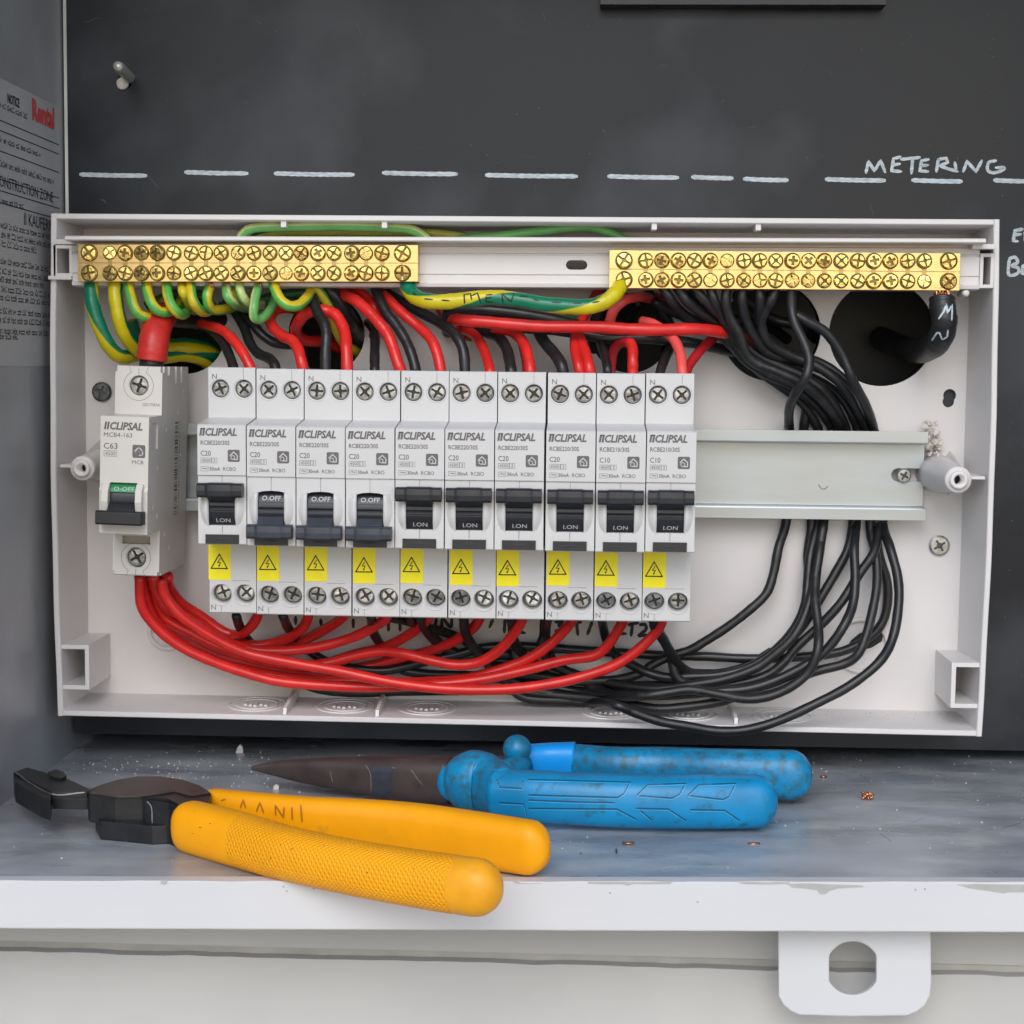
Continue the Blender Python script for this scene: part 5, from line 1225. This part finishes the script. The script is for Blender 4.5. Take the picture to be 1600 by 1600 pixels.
mb = MB(); fh = handle([(335,1264,8.3,4.6,7.0),(400,1273,8.3,4.8,7.6),(480,1283,8.4,5.0,8.2),(560,1289,8.6,5.2,8.6),(650,1298,8.6,5.4,9.0),(740,1311,8.8,5.6,8.9),(826,1324,9.0,5.8,8.6)], capn=6)
loft(mb, fh, ex=3.2); far = yb(mb, 'grip', M['hyel'])
b_g = bvh_of([near]); mb = MB(); rs = random.Random(5)
for k in range(26):
    x = rs.uniform(300, 740); y = 1290+(x-300)*.21+rs.uniform(-26, 30); q = rs.uniform(.5, 1.5)
    patch(mb, b_g, [(x-q*1.5, y), (x, y-q*.7), (x+q*1.3, y+.2), (x, y+q*.8)], .05)
tag(yb(mb, 'dirt_fleck', M['smudge'], near, rec=False), kind='stuff')
# faint letters on the far grip
b_f = bvh_of([far]); mb = MB()
for s_ in ([(346,1251),(352,1249)],[(376,1262),(380,1250),(384,1262)],[(401,1268),(406,1254),(412,1270)],[(431,1274),(430,1258),(443,1278),(444,1262)],[(456,1262),(457,1281)],[(470,1258),(472,1284)]):
    stroke(mb, b_f, s_, .75, .06, smooth=False)
yb(mb, 'worn_letters', mat('worn_ink', (.45, .16, .0), .5), far, rec=False)
# head: built from top outlines with real height
def head(pxs, ht_, hb, parent, name, mt, tops=None):
    P = [at_shelf(x, y, ht_) for x, y in pxs]; z1 = sum(p.z for p in P)/len(P)
    mb = MB(); n = len(P)
    vs = [(p.x, p.y, p.z-ht_+hb) for p in P]+[(p.x, p.y, p.z-(tops[i] if tops else 0)) for i, p in enumerate(P)]
    mb.add(vs, [tuple(range(n))[::-1], tuple(range(n, 2*n))]+[(i, (i+1) % n, n+(i+1) % n, n+i) for i in range(n)])
    return yb(mb, name, mt, parent)
jb = head([(137,1235),(158,1226),(185,1219),(215,1214),(250,1214),(285,1219),(312,1228),(330,1240),(322,1262),(290,1262),(262,1248),(222,1243),(180,1243),(140,1240)], 15, 5.0, yp, 'pivot_body', M['jaw'])
head([(142,1239),(158,1226),(185,1218),(215,1213),(250,1213),(285,1218),(312,1227),(328,1238),(300,1243),(272,1236),(250,1240),(215,1244),(180,1243)], 15.5, 15.1, jb, 'pivot_face', M['jawbrown'])
head([(226,1251),(240,1253),(264,1256),(300,1270),(312,1240),(262,1238)], 14.2, .4, yp, 'joint_arm', M['jaw'])
head([(149,1268),(157,1283),(200,1287),(238,1291),(262,1290),(262,1258),(160,1254)], 6.6, .3, yp, 'joint_base', M['jaw'])
head([(21,1207),(42,1199),(106,1217),(140,1233),(136,1237),(81,1237)], 14.6, 9.8, yp, 'jaw', M['jaw'])
head([(81,1238),(136,1237.5),(143,1240),(143,1246),(134,1247),(82,1246)], 12.6, 8.6, yp, 'jaw_step', M['jaw'])
head([(21,1208),(81,1238),(78,1250),(62,1244),(24,1222)], 13.8, 6.6, yp, 'jaw_tip', M['jaw'])
head([(75,1206),(88,1202),(100,1206),(104,1212),(95,1216),(78,1212)], 15.6, 8, yp, 'rivet', M['jaw'])
# worn edges, with the bevel highlight painted in as pale lines
mb = MB(); allh = [c for c in yp.children]; b_h = bvh_of(allh)
for s_ in ([(148,1240),(182,1244),(218,1244),(246,1240),(262,1236)],[(24,1207),(78,1240),(132,1238)],[(230,1252),(237,1262),(238,1286)]):
    stroke(mb, b_h, s_, .42, .09)
yb(mb, 'worn_edge_glint', mat('bare_edge_glint', (.42, .42, .43), .4, .6), jb, rec=False)

bp = thing('blue_handled_pliers', 'long nose pliers with grimy blue handles lying behind the yellow ones', 'pliers', at_shelf(800, 1240, 0))
oy = at_shelf(800, 1240, 0)
def bb_(mb, name, mt, parent=None, rec=True):
    o = mb.build(name, mt, parent or bp, origin=oy, recalc=rec); o.location = (0, 0, 0); return o
mb = MB(); s1 = handle([(772,1240,10.5,7,8.6),(830,1244,10.8,7.4,9.0),(900,1248,10.8,7.6,9.0),(980,1251,10.6,7.8,9.3),(1060,1252,10.4,8,9.3),(1120,1252,10.2,8,9.4),(1180,1252,10.0,7.8,9.2)], cap0=False, capn=8)
loft(mb, s1, ex=2.5); hn = bb_(mb, 'handle', M['blue'])
mb = MB(); s2 = handle([(892,1190,11,6.0,6.8),(960,1197,11,6.6,7.2),(1040,1200,11,6.8,7.8),(1120,1206,11,7,8.6),(1190,1209,11,7.2,9.0),(1236,1211,11,7.2,9.2)], cap0=False, capn=8)
loft(mb, s2, ex=2.4); hf = bb_(mb, 'handle', M['bluedirty'])
mb = MB(); s3 = handle([(818,1188,12,5.2,5.8),(856,1186,12,5.4,6.0),(898,1187,12,5.8,6.6)], cap0=False, cap1=False); loft(mb, s3, ex=3); bb_(mb, 'blue_tape', M['bluebright'], hf)
mb = MB(); s4 = handle([(800,1178,15,4.6,4.6),(808,1170,17,4.8,4.8),(812,1166,18,4.4,4.4)], capn=6)
c = at_shelf(808, 1170, 18)
for (q, r) in ((c, 5.4),):
    secs = [(c+Vector((r*-cos(a), 0, 0)), r*sin(a), r*sin(a)) for a in [i*pi/10 for i in range(0, 11)]]; secs = [(q_, max(a, .05), max(b, .05)) for q_, a, b in secs]
    loft(mb, secs, ex=2)
secs = [(at_shelf(780+i*10, 1206-i*2.5, 12), 4.2, 4.2) for i in range(5)]; loft(mb, secs, ex=2)
bb_(mb, 'thumb_stop', M['bluedirty'], hf)
mb = MB(); s5 = handle([(708,1222,11,5.5,7),(716,1222,11.3,7.2,9.5),(729,1222,11.5,8.6,11),(742,1222,11.6,9,11.6),(758,1224,11.5,8.6,11),(772,1230,11.2,8,9.8),(790,1240,10.8,7.2,8.8)], n=4, cap0=False, cap1=False, capn=4); loft(mb, s5, ex=2.2); bb_(mb, 'finger_guard', M['bluedirty'], hn)
mb = MB(); s6 = handle([(708,1222,10.5,5,7.0),(718,1222,10.5,6,8)], n=3, cap0=True, cap1=False, capn=4); loft(mb, s6, ex=2.4); bb_(mb, 'collar', M['blue'], hn)
mb = MB(); s7 = handle([(396,1200,8.5,.8,.9),(430,1201,8.6,2,2.8),(480,1205,8.8,3,4.8),(540,1209,9,4,6.4),(600,1213,9.4,5,7.6),(650,1217,9.6,6,8.4),(705,1220,10,6.2,8.6)], cap1=False, capn=4)
loft(mb, s7, ex=2.8); jn = bb_(mb, 'jaw', M['jawbrown'])
b_j = bvh_of([jn]); mb = MB()
[stroke(mb, b_j, [(584, y), (597, y+.4), (611, y)], 1.35, .1+.01*(y % 3), smooth=False) for y in (1200, 1204, 1208, 1212, 1216, 1220, 1228, 1232, 1236, 1240)]; bb_(mb, 'jaw_slot', M['toggleb'], jn, False)
mb = MB()
for s_ in ([(572,1196),(579,1210),(580,1238)],[(590,1198),(618,1200)],[(642,1202),(652,1216),(660,1226)],[(516,1205),(520,1222)]): stroke(mb, b_j, s_, .3, .08)
bb_(mb, 'scratch', mat('scratch', (.18, .16, .15), .4), jn, False)
# grip grooves painted flat: dark line for shade, pale line for highlight
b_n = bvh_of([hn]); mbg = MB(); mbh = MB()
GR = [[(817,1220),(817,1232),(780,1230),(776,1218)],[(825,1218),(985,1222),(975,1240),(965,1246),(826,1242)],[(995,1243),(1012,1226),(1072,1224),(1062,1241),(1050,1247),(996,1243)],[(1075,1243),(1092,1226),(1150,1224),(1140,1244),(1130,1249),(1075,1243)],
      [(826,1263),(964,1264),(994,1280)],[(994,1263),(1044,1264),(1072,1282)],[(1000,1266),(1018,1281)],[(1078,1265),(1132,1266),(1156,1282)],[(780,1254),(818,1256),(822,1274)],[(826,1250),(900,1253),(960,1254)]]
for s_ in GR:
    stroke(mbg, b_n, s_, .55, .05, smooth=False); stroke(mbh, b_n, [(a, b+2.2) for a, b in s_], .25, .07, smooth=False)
bb_(mbg, 'groove_shade_line', M['groove'], hn, False); bb_(mbh, 'groove_glint_line', M['groove_glint'], hn, False)

b_s = bvh_of([shelf]); rs = random.Random(31)
M['scuff'] = mat('pale_scuff', (.40, .41, .41), .5, .3, var=.3, vscale=300); M['darkscuff'] = mat('dark_scuff', (.07, .075, .085), .45, .2)
for mt2, cnt, wr in (('scuff', 60, (.15, .4)), ('darkscuff', 16, (.15, .3))):
    mb = MB()
    for k in range(cnt):
        x = rs.uniform(30, 1590); y = rs.uniform(1185, 1368); ln = rs.uniform(8, 42); an = rs.choice((rs.uniform(.5, .9), rs.uniform(-.6, -.3), rs.uniform(-.05, .08)))
        stroke(mb, b_s, [(x, y), (x+ln*.5*cos(an)+rs.uniform(-2, 2), y+ln*.5*sin(an)*.6), (x+ln*cos(an), y+ln*sin(an)*.6)], rs.uniform(*wr), .03)
    tag(mb.build('scuff_mark', M[mt2], shelf, recalc=False), kind='stuff')
# ------------------------------------------------------------------ litter on the shelf
cp_ = at_shelf(1355, 1244, 1.2); mb = MB(); rr2 = random.Random(8)
for k in range(14):
    P = [Vector((rr2.uniform(-2.2, 2.2), rr2.uniform(-1.6, 1.6), rr2.uniform(-1, 1.6))) for _ in range(3)]; mb.tube(catmull(P, 4), .28, 6)
o = obj('copper_offcut', mb.mesh('copper_offcut', M['copper']), None, cp_); tag(o, 'small knot of copper strands on the shelf right of the blue handles', 'copper offcut')
for px, py, ang, lab in ((982, 1318, .05, 'thin copper sliver near the front edge below the blue handle'), (1178, 1319, .2, 'dull copper sliver near the front edge right of the middle'), (1287, 1214, .1, 'tiny copper sliver beside the tip of the rear blue handle')):
    c = at_shelf(px, py, .4); mb = MB(); L_ = 2.0 if px < 1200 else 1.2
    for k in range(3): mb.tube([Vector((-L_, k*.5, 0)), Vector((L_, k*.5+ang, .1))], .25, 6)
    o = obj('copper_offcut', mb.mesh('copper_offcut', M['copper']), None, c); tag(o, lab, 'copper offcut')
c = at_shelf(375, 1176, 0); mb = MB(); mb.prism_d([(-1.6, 0), (1.5, 0), (1.2, 2.4), (.2, 3.6), (-1, 2.2)], -.8, .8); o = obj('plastic_chip', mb.mesh('plastic_chip', M['white']), None, c); tag(o, 'white plastic chip standing on the shelf below the enclosure', 'plastic chip')
c = at_shelf(432, 1233, 0); mb = MB(); mb.prism_d([(-1.1, 0), (1.0, 0), (1.0, 1.4), (0, 2.0), (-1, 1.4)], -.6, .6); o = obj('plastic_chip', mb.mesh('plastic_chip', M['putty']), None, c); tag(o, 'cream plastic crumb beside the tip of the long nose pliers', 'plastic chip')
c = at_shelf(963, 1330, .2); mb = MB(); mb.box(-.25, .25, -2, 2, 0, .4); o = obj('wire_scrap', mb.mesh('wire_scrap', M['blk']), None, c); tag(o, 'sliver of black insulation near the front edge of the shelf', 'wire scrap')
mb = MB(); rg = random.Random(21)
for k in range(1100):
    u = rg.random()
    if k < 700: px, py = rg.gauss(230, 130), 1172+abs(rg.gauss(0, 50))
    elif k < 780: px, py = rg.uniform(1250, 1600), 1180+abs(rg.gauss(0, 30))
    else: px, py = rg.uniform(0, 1600), rg.uniform(1180, 1372)
    if not (15 < px < 1640): continue
    c = at_shelf(px, py, 0)
    if c.x < WX+3 or -c.y > 150 or -c.y < -20: continue
    s_ = rg.choice((.15, .19, .24, .32, .48))*(1.4 if rg.random() < .06 else 1); mb.cm = 0 if rg.random() < .8 else 1
    a = rg.uniform(0, 3); e1 = Vector((cos(a), sin(a), 0))*s_; e2 = Vector((-sin(a), cos(a), 0))*s_*rg.uniform(.4, 1)
    mb.add([c-e1, c+e2, c+e1, c-e2, c+Vector((0, 0, s_*.9))+e1*.2], [(0, 1, 4), (1, 2, 4), (2, 3, 4), (3, 0, 4)])
o = mb.build('debris', [M['putty'], M['smudge']], None, recalc=False); tag(o, 'pale plaster dust and crumbs scattered over the shelf', kind='stuff')

mb = MB(); rg = random.Random(44)
for k in range(420):
    x = rg.choice((rg.uniform(80, 172), rg.gauss(140, 25), rg.uniform(-170, 170))); d = rg.uniform(3, 29)
    if not (-176 < x < 175): continue
    z = zb_of(x)+3.4-(.044*d)+.03; q = rg.choice((.12, .16, .22, .32)); a = rg.uniform(0, 3); c = Vector((x, -d, z))
    e1 = Vector((cos(a), sin(a), 0))*q; e2 = Vector((-sin(a), cos(a), 0))*q*.7
    mb.add([c-e1, c+e2, c+e1, c-e2, c+Vector((0, 0, q*.6))], [(0, 1, 4), (1, 2, 4), (2, 3, 4), (3, 0, 4)])
o = mb.build('drill_dust', mat('tan_dust', (.33, .27, .20), .8), None, recalc=False); tag(o, 'tan drilling dust lying in the bottom of the enclosure', kind='stuff')
